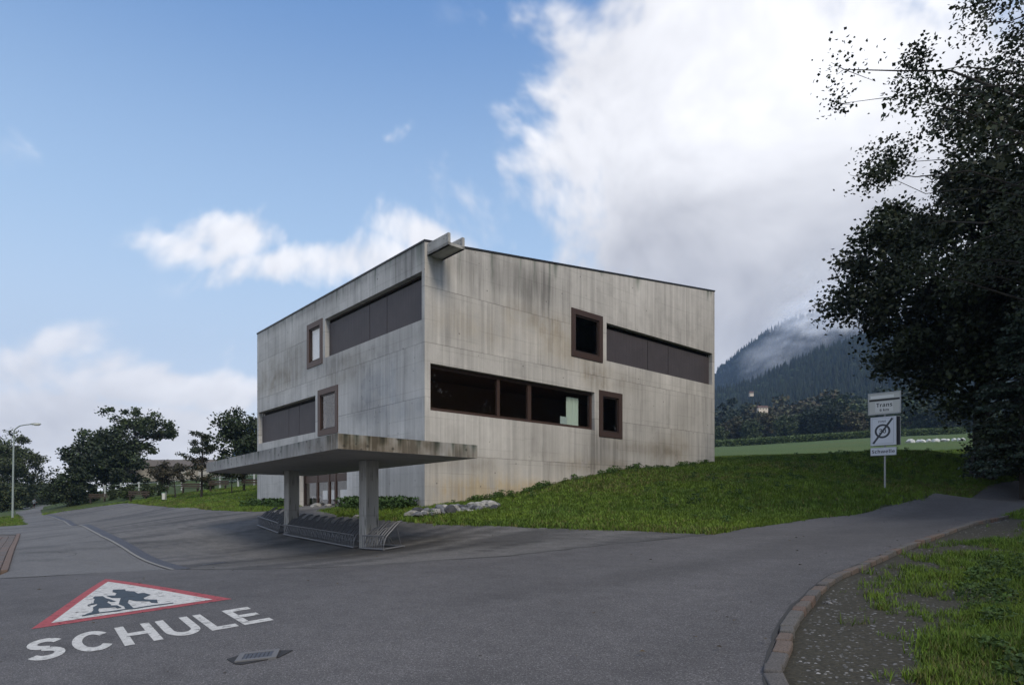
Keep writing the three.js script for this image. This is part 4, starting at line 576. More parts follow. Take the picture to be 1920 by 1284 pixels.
{
  const pts = [[166, 71], [196, 71], [226, 71], [260, 70], [295, 69], [340, 67], [376, 65], [412, 63], [446, 61], [476, 59]].map(([px, d]) => [(px - CX) / F * d, d]);
  const t = thing('rail_fence', 'low pale rail fence across the back of the lawn', 'fence', onGround(...pts[0]));
  const at = (p, y) => onGround(p[0], p[1], y).sub(t.position);
  pts.forEach((p, k) => { part(t, 'post', rbox(0.14, 1.25, 0.14, ...at(p, 0.55).toArray(), 0.02), paleWood); if (k) for (const y of [0.55, 0.98]) part(t, 'rail', bar(at(pts[k - 1], y), at(p, y), 0.05, 0.05, 6), M(0.22, 0.26, 0.23, 0.85)); });
}
{
  const d = 86, X = (214 - CX) / F * d, t = thing('shed', 'long low shed with brown grey roof behind the rail fence', 'shed', onGround(X + 7, d), -0.06), gy = 0;
  part(t, 'wall', merge([box(14.4, 1.9, 0.2, 0, 0.75, 2), box(14.4, 1.9, 0.2, 0, 0.75, -2), box(0.2, 2.0, 3.8, -7.1, 0.8, 0), box(0.2, 2.0, 3.8, 7.1, 0.8, 0)]), M(0.4, 0.38, 0.35));
  const gable = new THREE.Shape([[-2.1, 0], [2.1, 0], [0, 0.9]].map((p) => new THREE.Vector2(...p))), gg = new THREE.ExtrudeGeometry(gable, { depth: 0.2, bevelEnabled: false }); gg.rotateY(Math.PI / 2); gg.translate(-7.2, 1.7, 0); part(t, 'gable', gg, M(0.42, 0.42, 0.42));
  for (const s of [1, -1]) { const g = box(14.8, 0.1, 2.55, 0, 0, 0); g.rotateX(s * 0.41); g.translate(0, 2.18, s * 1.16); part(t, 'roof', g, M(0.125, 0.108, 0.095, 0.9)); }
  for (const x of [-4, 0.5, 4.6]) part(t, 'door', box(1.6, 1.5, 0.06, x, 0.65, 2.13), M(0.3, 0.27, 0.23));
}
// ---------------------------------------------------------------- rocks
const rockTex = tex(128, 128, (i, j) => { const v = 140 + 115 * vfbm(i / 10, j / 10, 5); return [v, v, v]; });
function rockGeometry(seed) { const g = new THREE.IcosahedronGeometry(0.5, 2), p = g.attributes.position, R = rng(seed), a = R() * 50, planes = Array.from({ length: 9 }, () => { const v = new THREE.Vector3(R() - 0.5, R() - 0.5, R() - 0.5).normalize(); return [v, 0.27 + 0.16 * R()]; }), v = new THREE.Vector3(); for (let i = 0; i < p.count; i++) { v.fromBufferAttribute(p, i); for (const [n, o] of planes) { const k = v.dot(n); if (k > o) v.addScaledVector(n, o - k); } v.multiplyScalar(1 + 0.1 * PN.noise(v.x * 4 + a, v.y * 4, v.z * 4)); p.setXYZ(i, v.x, v.y, v.z); } g.computeVertexNormals(); return g; }
const rockGeos = [3, 4, 5, 6, 7].map(rockGeometry), rockKinds = [['pale', [0.5, 0.49, 0.46]], ['grey', [0.24, 0.25, 0.27]], ['dark', [0.09, 0.095, 0.105]]].map(([n, c]) => [n, new THREE.MeshStandardMaterial({ color: new THREE.Color().setRGB(...c), map: rockTex, roughness: 0.9 })]);
{
  const R = rng(123);
  for (let k = 0; k < 62; k++) {
    const a = Math.pow(R(), 0.9), px = mix(775, 928, a) + (R() - 0.5) * 8, py = mix(966, 951, a) + (R() - 0.5) * 9; const [X, d] = hit(px, py); if (inPoly(footprint, X, d) || distPoly(footprint, X, d) < 0.2) continue;
    const kind = rockKinds[R() < 0.34 ? 0 : R() < 0.6 ? 1 : 2], s = 0.16 + 0.42 * Math.pow(R(), 1.8), m = new THREE.Mesh(rockGeos[R() * 5 | 0], kind[1]); m.name = numbered('rock'); scene.add(m); m.castShadow = m.receiveShadow = true; m.scale.set(s * (1 + 0.6 * R()), s * (0.55 + 0.3 * R()), s); m.rotation.set(0.3 * R(), R() * 6, 0.3 * R()); m.position.copy(onGround(X, d, s * 0.15)); tag(m, `${kind[0]} broken stone in the rubble heap at the foot of the school corner`, 'rock', `${kind[0]} stones of the rubble heap`);
  }
  for (const [px, py, s, l] of [[772, 968, 0.42, 'pale stone lying alone left of the rubble heap'], [788, 969, 0.3, 'small pale stone next to the lone stone by the corner'], [668, 970, 0.22, 'small pale stone at the grass edge near the column'], [592, 951, 0.4, 'pale stone at the end of the grass strip by the entrance'], [614, 950, 0.3, 'flat pale stone in the grass strip by the entrance']]) { const [X, d] = hit(px, py), m = new THREE.Mesh(rockGeos[s * 10 | 0], rockKinds[0][1]); m.name = numbered('rock'); scene.add(m); m.castShadow = m.receiveShadow = true; m.scale.set(s * 1.4, s * 0.7, s); m.position.copy(onGround(X, d, s * 0.15)); tag(m, l, 'rock'); }
  for (let k = 0; k < 12; k++) { const px = mix(1702, 1808, k / 11) + (R() - 0.5) * 5, d = 100 + 5 * R(), X = (px - CX) / F * d, m = new THREE.Mesh(rockGeos[k % 5], M(0.6, 0.6, 0.6)); m.name = numbered('boulder'); scene.add(m); m.castShadow = m.receiveShadow = true; const s = 0.8 + 0.35 * R(); m.scale.set(s * 1.05, s * 0.8, s); m.rotation.y = R() * 6; m.position.copy(onGround(X, d, 0.15)); tag(m, 'white boulder in the row across the far meadow', 'boulder', 'white boulders on the meadow'); }
}

// ---------------------------------------------------------------- vegetation
const white = new THREE.Color(1, 1, 1);
function leafMaterial(rough = 0.7) { return new THREE.MeshStandardMaterial({ color: white, vertexColors: true, roughness: rough, side: THREE.DoubleSide }); }
const leafMat = leafMaterial();
class Leaves {                                                    // many small folded leaf blades in one crown
  constructor() { this.p = []; this.n = []; this.c = []; this.i = []; }
  add(x, y, z, s, R, col, droop = 0) {
    const th = R() * 6.283, u = R() * 2 - 1, q = Math.sqrt(1 - u * u); let ax = q * Math.cos(th), ay = u * 0.6 - droop, az = q * Math.sin(th); const al = Math.hypot(ax, ay, az); ax /= al; ay /= al; az /= al;
    let bx = R() - 0.5, by = R() - 0.5, bz = R() - 0.5; const dt = bx * ax + by * ay + bz * az; bx -= dt * ax; by -= dt * ay; bz -= dt * az; const bl = Math.hypot(bx, by, bz) + 1e-6; bx /= bl; by /= bl; bz /= bl;
    const nx = ay * bz - az * by, ny = az * bx - ax * bz, nz = ax * by - ay * bx, w = s * (0.3 + 0.12 * R()), f = s * 0.12, k = this.p.length / 3;
    this.p.push(x, y, z, x + ax * s * 0.5 + bx * w + nx * f, y + ay * s * 0.5 + by * w + ny * f, z + az * s * 0.5 + bz * w + nz * f, x + ax * s, y + ay * s, z + az * s, x + ax * s * 0.5 - bx * w + nx * f, y + ay * s * 0.5 - by * w + ny * f, z + az * s * 0.5 - bz * w + nz * f);
    for (let m = 0; m < 4; m++) { this.n.push(nx, ny, nz); this.c.push(col[0], col[1], col[2]); }
    this.i.push(k, k + 2, k + 1, k, k + 3, k + 2);
  }
  geometry() { const g = new THREE.BufferGeometry(); g.setAttribute('position', new THREE.Float32BufferAttribute(this.p, 3)); g.setAttribute('normal', new THREE.Float32BufferAttribute(this.n, 3)); g.setAttribute('color', new THREE.Float32BufferAttribute(this.c, 3)); g.setIndex(this.i); return g; }
}
const bark = M(0.05, 0.042, 0.034, 0.95, { map: rockTex });
// a broadleaf tree: trunk and limbs that reach every clump of leaves
function treeGeometry(seed, o) {
  const R = rng(seed), wood = [], L = new Leaves(), lean = o.lean || [0, 0], top = o.h * (o.trunkTo || 0.72);
  const trunkAt = (y) => { const k = y / o.h; return new THREE.Vector3(lean[0] * k * k + 0.02 * o.h * PN.noise(k * 3, seed, 0), y, lean[1] * k * k + 0.02 * o.h * PN.noise(k * 3, 0, seed)); };
  const n = 8; for (let k = 0; k < n; k++) { const a = trunkAt(top * k / n - (k ? 0 : 0.3)), b = trunkAt(top * (k + 1) / n); const r = (q) => o.r * (1 - 0.85 * q) * (q < 0.05 ? 1.35 : 1); wood.push(bar(a, b, r(k / n), r((k + 1) / n), 9)); }
  const cy = (o.cb + o.h) / 2, ry = (o.h - o.cb) / 2;
  for (let k = 0; k < o.clumps; k++) {
    let x, y, z, q = 0; do { const th = R() * 6.283, u = R() * 2 - 1, rr = Math.pow(R(), o.shell || 0.45), s = Math.sqrt(1 - u * u); x = s * Math.cos(th) * rr; y = u * rr; z = s * Math.sin(th) * rr; q++; } while (q < 20 && ((o.keep && !o.keep(x, y, z)) || PN.noise(x * 2.1 + seed, y * 2.1, z * 2.1) < (o.gap ?? -0.15)));
    const wide = 1 - 0.35 * Math.max(0, y) * (o.taper || 0.6) , bump = 1 + 0.22 * PN.noise(x * 1.8 + 5, y * 1.8 + seed, z * 1.8);
    const c = new THREE.Vector3(x * o.w * wide * bump + lean[0] * 0.6, cy + y * ry * bump, z * o.w * wide * bump + lean[1] * 0.6), from = trunkAt(clamp(c.y - Math.hypot(c.x, c.z) * (0.35 + 0.4 * R()), o.cb * 0.75, top));
    const midp = from.clone().lerp(c, 0.55); midp.y += 0.06 * from.distanceTo(c) * (R() - 0.1); const lr = Math.max(0.012, o.r * (0.10 + 0.14 * R()));
    if (R() < (o.limbs ?? 0.8)) {
      if (o.seg) { const L0 = from.distanceTo(c); let q0 = from; for (let j = 1; j <= o.seg; j++) { const t = j / o.seg, q1 = j === o.seg ? c : from.clone().lerp(c, t).add(new THREE.Vector3(R() - 0.5, R() - 0.5 + 0.9 * Math.sin(Math.PI * t), R() - 0.5).multiplyScalar(0.09 * L0)); wood.push(bar(q0, q1, lr * (1 - 0.85 * (j - 1) / o.seg), lr * (1 - 0.85 * t), 5)); q0 = q1; } }
      else wood.push(bar(from, midp, lr, lr * 0.6, 5), bar(midp, c, lr * 0.6, lr * 0.2, 5)); }
    const tone = 0.75 + 0.5 * R(), cr = o.cr * (0.65 + 0.7 * R()), m = Math.round(o.per * (0.6 + 0.8 * R()) * (o.thin ? o.thin(x, y) : 1));
    for (let j = 0; j < 3; j++) { const e = c.clone().add(new THREE.Vector3((R() - 0.5) * 2, (R() - 0.5) * 1.2, (R() - 0.5) * 2).multiplyScalar(cr)); if ((o.twigs ?? true)) wood.push(bar(o.seg ? c : midp.clone().lerp(c, 0.7), e, o.seg ? 0.012 : lr * 0.3, 0.005, 4)); }
    for (let j = 0; j < m; j++) { const g = () => (R() + R() + R() - 1.5) * 0.95; const t = tone * (0.7 + 0.6 * R()), base = R() < (o.mixIn || 0) ? o.colour2 : o.colour; L.add(c.x + g() * cr, c.y + g() * cr * 0.75, c.z + g() * cr, o.leaf * (0.7 + 0.6 * R()), R, [base[0] * t, base[1] * t, base[2] * t], o.droop || 0); }
  }
  return { trunk: merge(wood), crown: L.geometry() };
}
function plantTree(name, label, category, geo, X, d, scale = 1, turn = 0, group, up = 0) { const t = thing(name, label, category, onGround(X, d, up), turn, group); part(t, 'trunk', geo.trunk, bark); part(t, 'crown', geo.crown, leafMat); if (scale.isVector3) t.scale.copy(scale); else t.scale.setScalar(scale); return t; }
const G1 = [0.03, 0.048, 0.013], G2 = [0.048, 0.068, 0.017], GD = [0.017, 0.028, 0.011], GN = [0.016, 0.026, 0.008], GM = [0.026, 0.038, 0.01], GB = [0.06, 0.045, 0.02];

// right-hand trees
plantTree('broadleaf_tree', 'tall dark broadleaf tree with thick trunk behind the traffic sign', 'tree', treeGeometry(11, { h: 15.5, cb: 3.2, w: 6.0, r: 0.42, clumps: 170, per: 420, cr: 1.0, leaf: 0.21, seg: 4, colour: GN, colour2: GM, mixIn: 0.25, shell: 0.42, gap: -0.35 }), 21.8, 30);
plantTree('broadleaf_tree', 'near broadleaf tree reaching airy branches in from the right edge', 'tree', treeGeometry(23, { h: 17.5, cb: 3.8, w: 9.0, r: 0.32, clumps: 300, per: 220, cr: 0.72, leaf: 0.11, colour: GN, colour2: GM, mixIn: 0.2, shell: 0.5, gap: -0.05, limbs: 0.7, seg: 6, taper: 0.3, keep: (x) => x < 0.5, thin: (x, y) => 0.5 + 0.7 * sstep(-0.85, -0.55, x - 0.3 * Math.max(0, y)) }), 16.6, 15.2);
const shadeTree = treeGeometry(31, { h: 17, cb: 4.2, w: 6.5, r: 0.32, clumps: 110, per: 260, cr: 1.25, leaf: 0.3, colour: GN, colour2: GM, mixIn: 0.2, gap: -0.3 });  // trees added outside the frame to shade the verge and darken window reflections
for (const [X, d, s, l] of [[25, 21, 1.1, 'added shade tree right of the frame beyond the road bend'], [21, 5, 1, 'added shade tree out of view right of the camera'], [16, -7, 0.95, 'added shade tree out of view behind the camera'], [33, 33, 1.2, 'added shade tree uphill of the thick trunked tree'], [34, 10, 1.3, 'tall added shade tree on the slope above the verge'], [40, 24, 1.3, 'tall added shade tree on the slope above the road bend']]) plantTree('broadleaf_tree', l, 'tree', shadeTree, X, d, s, X * 1.7, 'added shade trees along the right side of the road');
const bushG = treeGeometry(41, { h: 3.4, cb: 0.15, w: 2.2, r: 0.05, clumps: 70, per: 190, cr: 0.42, leaf: 0.12, colour: GD, colour2: G1, mixIn: 0.3, gap: -0.4, trunkTo: 0.5 });
for (const [px, d, s, l] of [[1950, 27, 1.05, 'dark bush under the thick trunked tree'], [1995, 25, 1.3, 'dark bush at the right edge above the road'], [1872, 31, 0.5, 'low dark bush at the foot of the thick trunk'], [1965, 31, 1.1, 'dark bush behind the others at the right edge']]) plantTree('bush', l, 'bush', bushG, (px - CX) / F * d, d, s, px, 'dark bushes under the right hand trees');
{ // a young fir with drooping branches in front of the trunk
  const L = new Leaves(), R = rng(8), wood2 = [bar(new THREE.Vector3(0, -0.2, 0), new THREE.Vector3(0, 7.5, 0), 0.12, 0.02, 7)];
  for (let k = 0; k < 110; k++) { const y = 1.2 + 6.1 * Math.pow(R(), 0.9), len = 0.35 + (7.6 - y) * 0.3 * (0.7 + 0.5 * R()), th = R() * 6.283, a = new THREE.Vector3(0, y, 0), b = new THREE.Vector3(Math.cos(th) * len, y - len * 0.12, Math.sin(th) * len); wood2.push(bar(a, b, 0.025, 0.005, 4)); for (let j = 0; j < 90; j++) { const q = 0.15 + 0.85 * R(), s = 0.28 * (1.15 - q) + 0.07; L.add(a.x + (b.x - a.x) * q + (R() - 0.5) * 2 * s, a.y + (b.y - a.y) * q - 0.22 * R() * s * 2, a.z + (b.z - a.z) * q + (R() - 0.5) * 2 * s, 0.13, R, [0.03 + 0.012 * R(), 0.052 + 0.015 * R(), 0.04], 0.5); } }
  const t = thing('fir_tree', 'young bluish fir with drooping branches at the right edge', 'tree', onGround((1918 - CX) / F * 24.5, 24.5)); part(t, 'trunk', merge(wood2), bark); part(t, 'crown', L.geometry(), leafMat);
}

// trees and shrubs at the left
const atPx = (px, d) => [(px - CX) / F * d, d];
plantTree('broadleaf_tree', 'tall open crowned tree with sky showing through, behind the shed', 'tree', treeGeometry(51, { h: 11.2, cb: 2.6, w: 6.3, r: 0.28, clumps: 92, per: 75, cr: 0.75, leaf: 0.38, colour: G1, colour2: G2, mixIn: 0.3, gap: 0.02, shell: 0.35, taper: 0.2 }), ...atPx(252, 92));
plantTree('broadleaf_tree', 'dense dark round tree left of the shed', 'tree', treeGeometry(52, { h: 6.9, cb: 0.5, w: 4.0, r: 0.2, clumps: 85, per: 150, cr: 0.9, leaf: 0.34, colour: GD, colour2: G1, mixIn: 0.3, gap: -0.4 }), ...atPx(196, 80), 1.1);
plantTree('bush', 'rounded dark shrub at the bend of the side road', 'bush', treeGeometry(53, { h: 3.5, cb: 0.05, w: 2.0, r: 0.06, clumps: 70, per: 150, cr: 0.42, leaf: 0.17, colour: GD, colour2: G1, mixIn: 0.35, gap: -0.4, trunkTo: 0.5 }), ...atPx(130, 64), 1.12);
plantTree('small_tree', 'small brownish lawn tree beside the white bin', 'tree', treeGeometry(54, { h: 2.75, cb: 0.95, w: 1.45, r: 0.06, clumps: 46, per: 95, cr: 0.32, leaf: 0.13, colour: [0.038, 0.036, 0.02], colour2: [0.05, 0.04, 0.022], mixIn: 0.4, gap: -0.2, lean: [-0.5, 0] }), ...atPx(328, 54), 1.12);
{
  const L = new Leaves(), R = rng(77), w = [bar(new THREE.Vector3(0, -0.2, 0), new THREE.Vector3(0.1, 5.1, 0), 0.1, 0.02, 7)];
  for (let k = 0; k < 46; k++) { const y = 1.25 + 3.75 * R(), env = y < 3.4 ? 1.7 : y < 4.2 ? 1.0 : 0.62, len = env * (0.55 + 0.55 * R()), th = R() * 6.283, b = new THREE.Vector3(Math.cos(th) * len, y + 0.12 * len, Math.sin(th) * len); w.push(bar(new THREE.Vector3(0.02 * y, y - 0.2, 0), b, 0.022, 0.006, 4)); const tone = 0.7 + 0.5 * R(); for (let j = 0; j < 90; j++) { const q = 0.5 + 0.55 * R(); L.add(b.x * q + (R() - 0.5) * 0.5, y - 0.2 + (b.y - y + 0.2) * q + (R() - 0.5) * 0.26, b.z * q + (R() - 0.5) * 0.5, 0.15, R, (y < 3 && R() < 0.6) ? [0.055 * tone, 0.042 * tone, 0.02 * tone] : [0.026 * tone, 0.038 * tone, 0.018 * tone]); } }
  const t = thing('pine_tree', 'pine with flat tiered branches on the lawn left of the canopy', 'tree', onGround(...atPx(377, 50))); part(t, 'trunk', merge(w), bark); part(t, 'crown', L.geometry(), leafMat);
}
plantTree('broadleaf_tree', 'dark tree behind the left end of the school', 'tree', treeGeometry(56, { h: 8.0, cb: 0.6, w: 3.4, r: 0.2, clumps: 70, per: 130, cr: 0.85, leaf: 0.3, colour: G1, colour2: GD, mixIn: 0.4, gap: -0.3 }), ...atPx(455, 72));
plantTree('small_tree', 'small thin trunked tree on the lawn just left of the school', 'tree', treeGeometry(57, { h: 2.5, cb: 1.0, w: 1.5, r: 0.05, clumps: 40, per: 90, cr: 0.32, leaf: 0.13, colour: [0.04, 0.04, 0.02], colour2: G1, mixIn: 0.3, gap: -0.2 }), ...atPx(434, 50));
const leftG = treeGeometry(58, { h: 11.5, cb: 1.2, w: 4.6, r: 0.24, clumps: 120, per: 110, cr: 0.75, leaf: 0.3, colour: [0.05, 0.062, 0.03], colour2: G2, mixIn: 0.4, gap: -0.12, taper: 1.1 });
plantTree('broadleaf_tree', 'pale green tree behind the street lamp', 'tree', leftG, ...atPx(22, 96), 1.02, 0.4); plantTree('broadleaf_tree', 'pale green tree cut by the left picture edge', 'tree', leftG, ...atPx(-40, 104), 1.2, 2.1);
const hedgeG = treeGeometry(59, { h: 4.2, cb: 0.0, w: 3.2, r: 0.08, clumps: 80, per: 120, cr: 0.6, leaf: 0.26, colour: G1, colour2: [0.06, 0.07, 0.022], mixIn: 0.35, gap: -0.5, trunkTo: 0.4 });
[['far left hedge bush below the lamp', -8, 84, 1.0], ['hedge bush right of the lamp pole', 36, 118, 1.15], ['hedge bush behind the running person', 66, 132, 1.1], ['hedge bush at the far bend of the side road', 98, 128, 1.0], ['hedge bush beside the rounded dark shrub', 120, 100, 0.9], ['left hedge bush beyond the lamp', 12, 104, 1.15], ['low hedge bush in the gap above the far road', 84, 150, 1.1]].forEach(([l, px, d, s], k) => plantTree('hedge_bush', l, 'bush', hedgeG, ...atPx(px, d), s, k * 1.3, 'hedge along the far side road'));
const shrubG = treeGeometry(60, { h: 1.5, cb: 0.0, w: 0.55, r: 0.02, clumps: 34, per: 70, cr: 0.2, leaf: 0.12, colour: G1, colour2: G2, mixIn: 0.3, gap: -0.5, trunkTo: 0.5 });
[['upright shrub right of the first bench', 176, 66, 1.1], ['slim shrub between the benches by the forecourt', 211, 65, 0.95], ['tallest upright shrub in front of the rail fence', 238, 63, 1.3], ['upright shrub in front of the shed roof', 275, 62, 1.2], ['low shrub left of the small lawn tree', 301, 63, 0.95], ['low shrub behind the bench right of the pine', 392, 60, 0.9]].forEach(([l, px, d, s], k) => plantTree('shrub', l, 'shrub', shrubG, ...atPx(px, d), s, k * 2.1, 'upright shrubs on the lawn'));

// far trees between the meadow and the wood
const farKinds = [
  treeGeometry(61, { h: 12, cb: 0.6, w: 5.5, r: 0.3, clumps: 90, per: 55, cr: 1.3, leaf: 0.8, colour: [0.035, 0.055, 0.02], colour2: G2, mixIn: 0.3, gap: -0.4, twigs: false }),
  treeGeometry(62, { h: 12, cb: 0.4, w: 6.5, r: 0.3, clumps: 100, per: 55, cr: 1.3, leaf: 0.8, colour: [0.02, 0.034, 0.016], colour2: GD, mixIn: 0.3, gap: -0.4, twigs: false }),
  treeGeometry(63, { h: 12, cb: 0.5, w: 5.8, r: 0.3, clumps: 90, per: 55, cr: 1.3, leaf: 0.8, colour: [0.055, 0.06, 0.024], colour2: [0.06, 0.05, 0.024], mixIn: 0.5, gap: -0.4, twigs: false })];
{
  const list = [[1348, 800, 232, 0], [1378, 782, 245, 2], [1408, 788, 236, 0], [1440, 770, 258, 2], [1472, 780, 240, 0], [1505, 775, 246, 0], [1551, 752, 236, 1], [1594, 763, 232, 2], [1632, 775, 244, 0], [1668, 762, 240, 0], [1700, 770, 250, 2], [1728, 758, 238, 0], [1766, 752, 230, 1], [1800, 765, 240, 1], [1850, 760, 236, 0], [1900, 750, 240, 1], [1424, 752, 330, 2], [1480, 745, 340, 2], [1530, 735, 335, 2], [1585, 742, 330, 0], [1640, 738, 340, 1], [1690, 735, 335, 0], [1750, 730, 340, 1], [1372, 758, 340, 1], [1350, 765, 320, 1]];
  const where = ['dark green', 'blackish green', 'olive']; const R = rng(5);
  list.forEach(([px, top, d, k], n) => { const X = (px - CX) / F * d, y0 = ground(X, d), need = EYE + (HORIZON - top) / F * d - y0, s = need / 12; const row = d < 300 ? 'front row of the meadow edge' : 'back row above the meadow edge'; plantTree('far_tree', `${where[k]} rounded tree in the ${row}, ${ordinal(list.filter((q) => (q[2] < 300) === (d < 300)).sort((a, b) => a[0] - b[0]).findIndex((q) => q[0] === px && q[2] === d))} from the school`, 'tree', farKinds[k], X, d, new THREE.Vector3(s * (0.95 + 0.3 * R()), s, s), n * 1.9, 'trees along the upper edge of the meadow'); });
}
function ordinal(n) { return ['first', 'second', 'third', 'fourth', 'fifth', 'sixth', 'seventh', 'eighth', 'ninth', 'tenth', 'eleventh', 'twelfth', 'thirteenth', 'fourteenth', 'fifteenth', 'sixteenth', 'seventeenth'][n]; }
{ // maize strip along the meadow
  const L = new Leaves(), R = rng(3);
  for (let k = 0; k < 26000; k++) { const px = 1250 + 560 * R(), d = 198 + 9 * R(), X = (px - CX) / F * d, y = ground(X, d) + 1.9 * Math.pow(R(), 0.6); const t = 0.75 + 0.5 * R(); L.add(X, y, -d, 0.6, R, [0.06 * t, 0.095 * t, 0.022 * t], -0.5); }
  const m = new THREE.Mesh(L.geometry(), leafMat); m.name = 'maize_crop'; m.userData = { label: 'strip of maize along the upper edge of the meadow', category: 'crop', kind: 'stuff' }; scene.add(m); m.castShadow = m.receiveShadow = true;
}
// ---------------------------------------------------------------- mountain and woods
function ridge(name, line, D, d0, y0, seed, rough, colour) {
  const pts = line.map(([px, py]) => [(px - CX) / F * D, EYE + (HORIZON - py) / F * D]);
  const top = (X) => { let i = 0; while (i + 2 < pts.length && pts[i + 1][0] < X) i++; const a = pts[i], b = pts[i + 1], t = clamp((X - a[0]) / (b[0] - a[0])); return mix(a[1], b[1], t); };
  const height = (X, r) => { const T = top(X), n = fbm3(X * 0.006 + seed, r * 2.3, seed, 4); return r <= 1 ? mix(y0, T, Math.pow(r, 1.15)) + rough * n * Math.sin(Math.PI * Math.min(1, r * 0.9 + 0.05)) : T - (r - 1) * (T - y0) * 0.8; };
  const narrow = (r) => mix(1, Math.min(1, mix(d0, D, r) / D), 0.95);   // the foot of the slope is narrower than its crest
  const X0 = pts[0][0], X1 = pts.at(-1)[0], nx = 380, nr = 40, pos = [], idx = [], uv = [];
  for (let j = 0; j <= nr; j++) for (let i = 0; i <= nx; i++) { const X = mix(X0, X1, i / nx), r = 1.5 * j / nr; pos.push(X * narrow(r), height(X, r), -(mix(d0, D, r))); uv.push(X * 0.02, r * 10); }
  for (let j = 0; j < nr; j++) for (let i = 0; i < nx; i++) { const a = j * (nx + 1) + i; idx.push(a, a + 1, a + nx + 2, a, a + nx + 2, a + nx + 1); }
  const g = new THREE.BufferGeometry(); g.setAttribute('position', new THREE.Float32BufferAttribute(pos, 3)); g.setAttribute('uv', new THREE.Float32BufferAttribute(uv, 2)); g.setIndex(idx); g.computeVertexNormals();
  struct(name, g, M(...colour, 0.95));
  return { at: (X, r) => P3(X * narrow(r), mix(d0, D, r), height(X, r)), X0, X1 };
}
const far = ridge('mountain', [[405, 960], [440, 870], [458, 812], [475, 795], [560, 768], [800, 748], [1100, 736], [1280, 728], [1340, 702], [1372, 675], [1400, 652], [1440, 624], [1480, 602], [1530, 586], [1570, 572], [1650, 552], [1750, 540], [1920, 550], [2300, 570], [2700, 610]], 1500, 700, 20, 3.3, 60, [0.012, 0.02, 0.013]);
const near = ridge('hillside', [[1000, 868], [1200, 792], [1340, 742], [1400, 728], [1440, 712], [1480, 694], [1510, 676], [1560, 660], [1600, 645], [1640, 628], [1700, 604], [1800, 585], [1920, 570], [2300, 560], [2600, 600]], 820, 360, 26, 7.7, 22, [0.011, 0.019, 0.011]);
{
  const cone = (() => { const R = rng(2), a = []; for (let k = 0; k < 4; k++) { const g = new THREE.ConeGeometry(0.2 * (1 - k * 0.21), 0.36, 7, 1, true); const p = g.attributes.position; for (let i = 0; i < p.count; i++) if (p.getY(i) < 0) { const f = 0.75 + 0.5 * R(); p.setXYZ(i, p.getX(i) * f, p.getY(i) - 0.05 * R(), p.getZ(i) * f); } g.translate(0, 0.26 + 0.19 * k, 0); a.push(g); } const m = merge(a); m.computeVertexNormals(); return m; })();
  const round = (() => { const g = new THREE.IcosahedronGeometry(0.45, 1), p = g.attributes.position; for (let i = 0; i < p.count; i++) { const f = 1 + 0.35 * PN.noise(p.getX(i) * 5, p.getY(i) * 5, p.getZ(i) * 5); p.setXYZ(i, p.getX(i) * f, p.getY(i) * f * 1.1 + 0.45, p.getZ(i) * f); } g.computeVertexNormals(); return g.toNonIndexed ? merge([g]) : g; })();
  const wood = (name, label, r, count, hLo, hHi, seed, base, share) => {
    const R = rng(seed), list = [[cone, []], [round, []]];
    for (let k = 0; k < count; k++) { const X = mix(r.X0, r.X1, R()), q = Math.pow(R(), 0.8) * 1.02, p = r.at(X, q); const clear = fbm3(X * 0.008 + seed, q * 5, 2, 3); if (clear > 0.3) continue; list[R() < share + 0.5 * fbm3(X * 0.006, q * 3, seed, 2) ? 1 : 0][1].push([p, mix(hLo, hHi, R()), 0.6 + 0.8 * R(), R()]); }
    list.forEach(([geo, items], kind) => { const m = new THREE.InstancedMesh(geo, new THREE.MeshStandardMaterial({ color: white, roughness: 0.95 }), items.length), o = new THREE.Object3D(), c = new THREE.Color(); items.forEach(([p, h, t, a], i) => { o.position.copy(p); o.position.y -= 3.5; o.rotation.y = a * 6; const hh = kind ? h * 0.62 : h; o.scale.set(hh * (kind ? 1.1 : 0.95), hh, hh * (kind ? 1.1 : 0.95)); o.updateMatrix(); m.setMatrixAt(i, o.matrix); c.setRGB(base[0] * t * (kind ? 1.5 : 1), base[1] * t * (kind ? 1.5 : 1), base[2] * t); m.setColorAt(i, c); }); m.name = numbered(name); m.userData = { label: label + (kind ? ', broadleaf patches' : ', dark conifers'), category: 'forest', kind: 'stuff' }; m.castShadow = m.receiveShadow = true; scene.add(m); });
  };
  wood('forest', 'wood covering the misty mountain', far, 34000, 11, 20, 9, [0.012, 0.02, 0.013], 0.12);
  wood('forest', 'wood covering the nearer hillside', near, 15000, 11, 20, 19, [0.011, 0.02, 0.011], 0.2);
}
function farHouse(px, py, d, w, label) { const X = (px - CX) / F * d, y = EYE + (HORIZON - py) / F * d, t = thing('far_house', label, 'house', P3(X, d, y - 1.2)); t.scale.setScalar(0.42); part(t, 'wall', box(w, 6, 6, 0, 2, 0), M(0.6, 0.52, 0.44)); const rf = new THREE.Shape([[-3.8, 0], [3.8, 0], [0, 2.4]].map((p) => new THREE.Vector2(...p))), g = new THREE.ExtrudeGeometry(rf, { depth: w + 1, bevelEnabled: false }); g.rotateY(Math.PI / 2); g.translate(-w / 2 - 0.5, 5, 0); part(t, 'roof', g, M(0.12, 0.07, 0.06)); for (const k of [-0.3, 0, 0.3]) part(t, 'window', box(0.9, 1.2, 0.1, k * w, 3.4, 3.03), M(0.03, 0.03, 0.03)); }
farHouse(1430, 768, 318, 11, 'pale house with dark red roof among the trees above the meadow'); farHouse(1409, 739, 430, 5.5, 'tiny white gable on the wooded hillside');

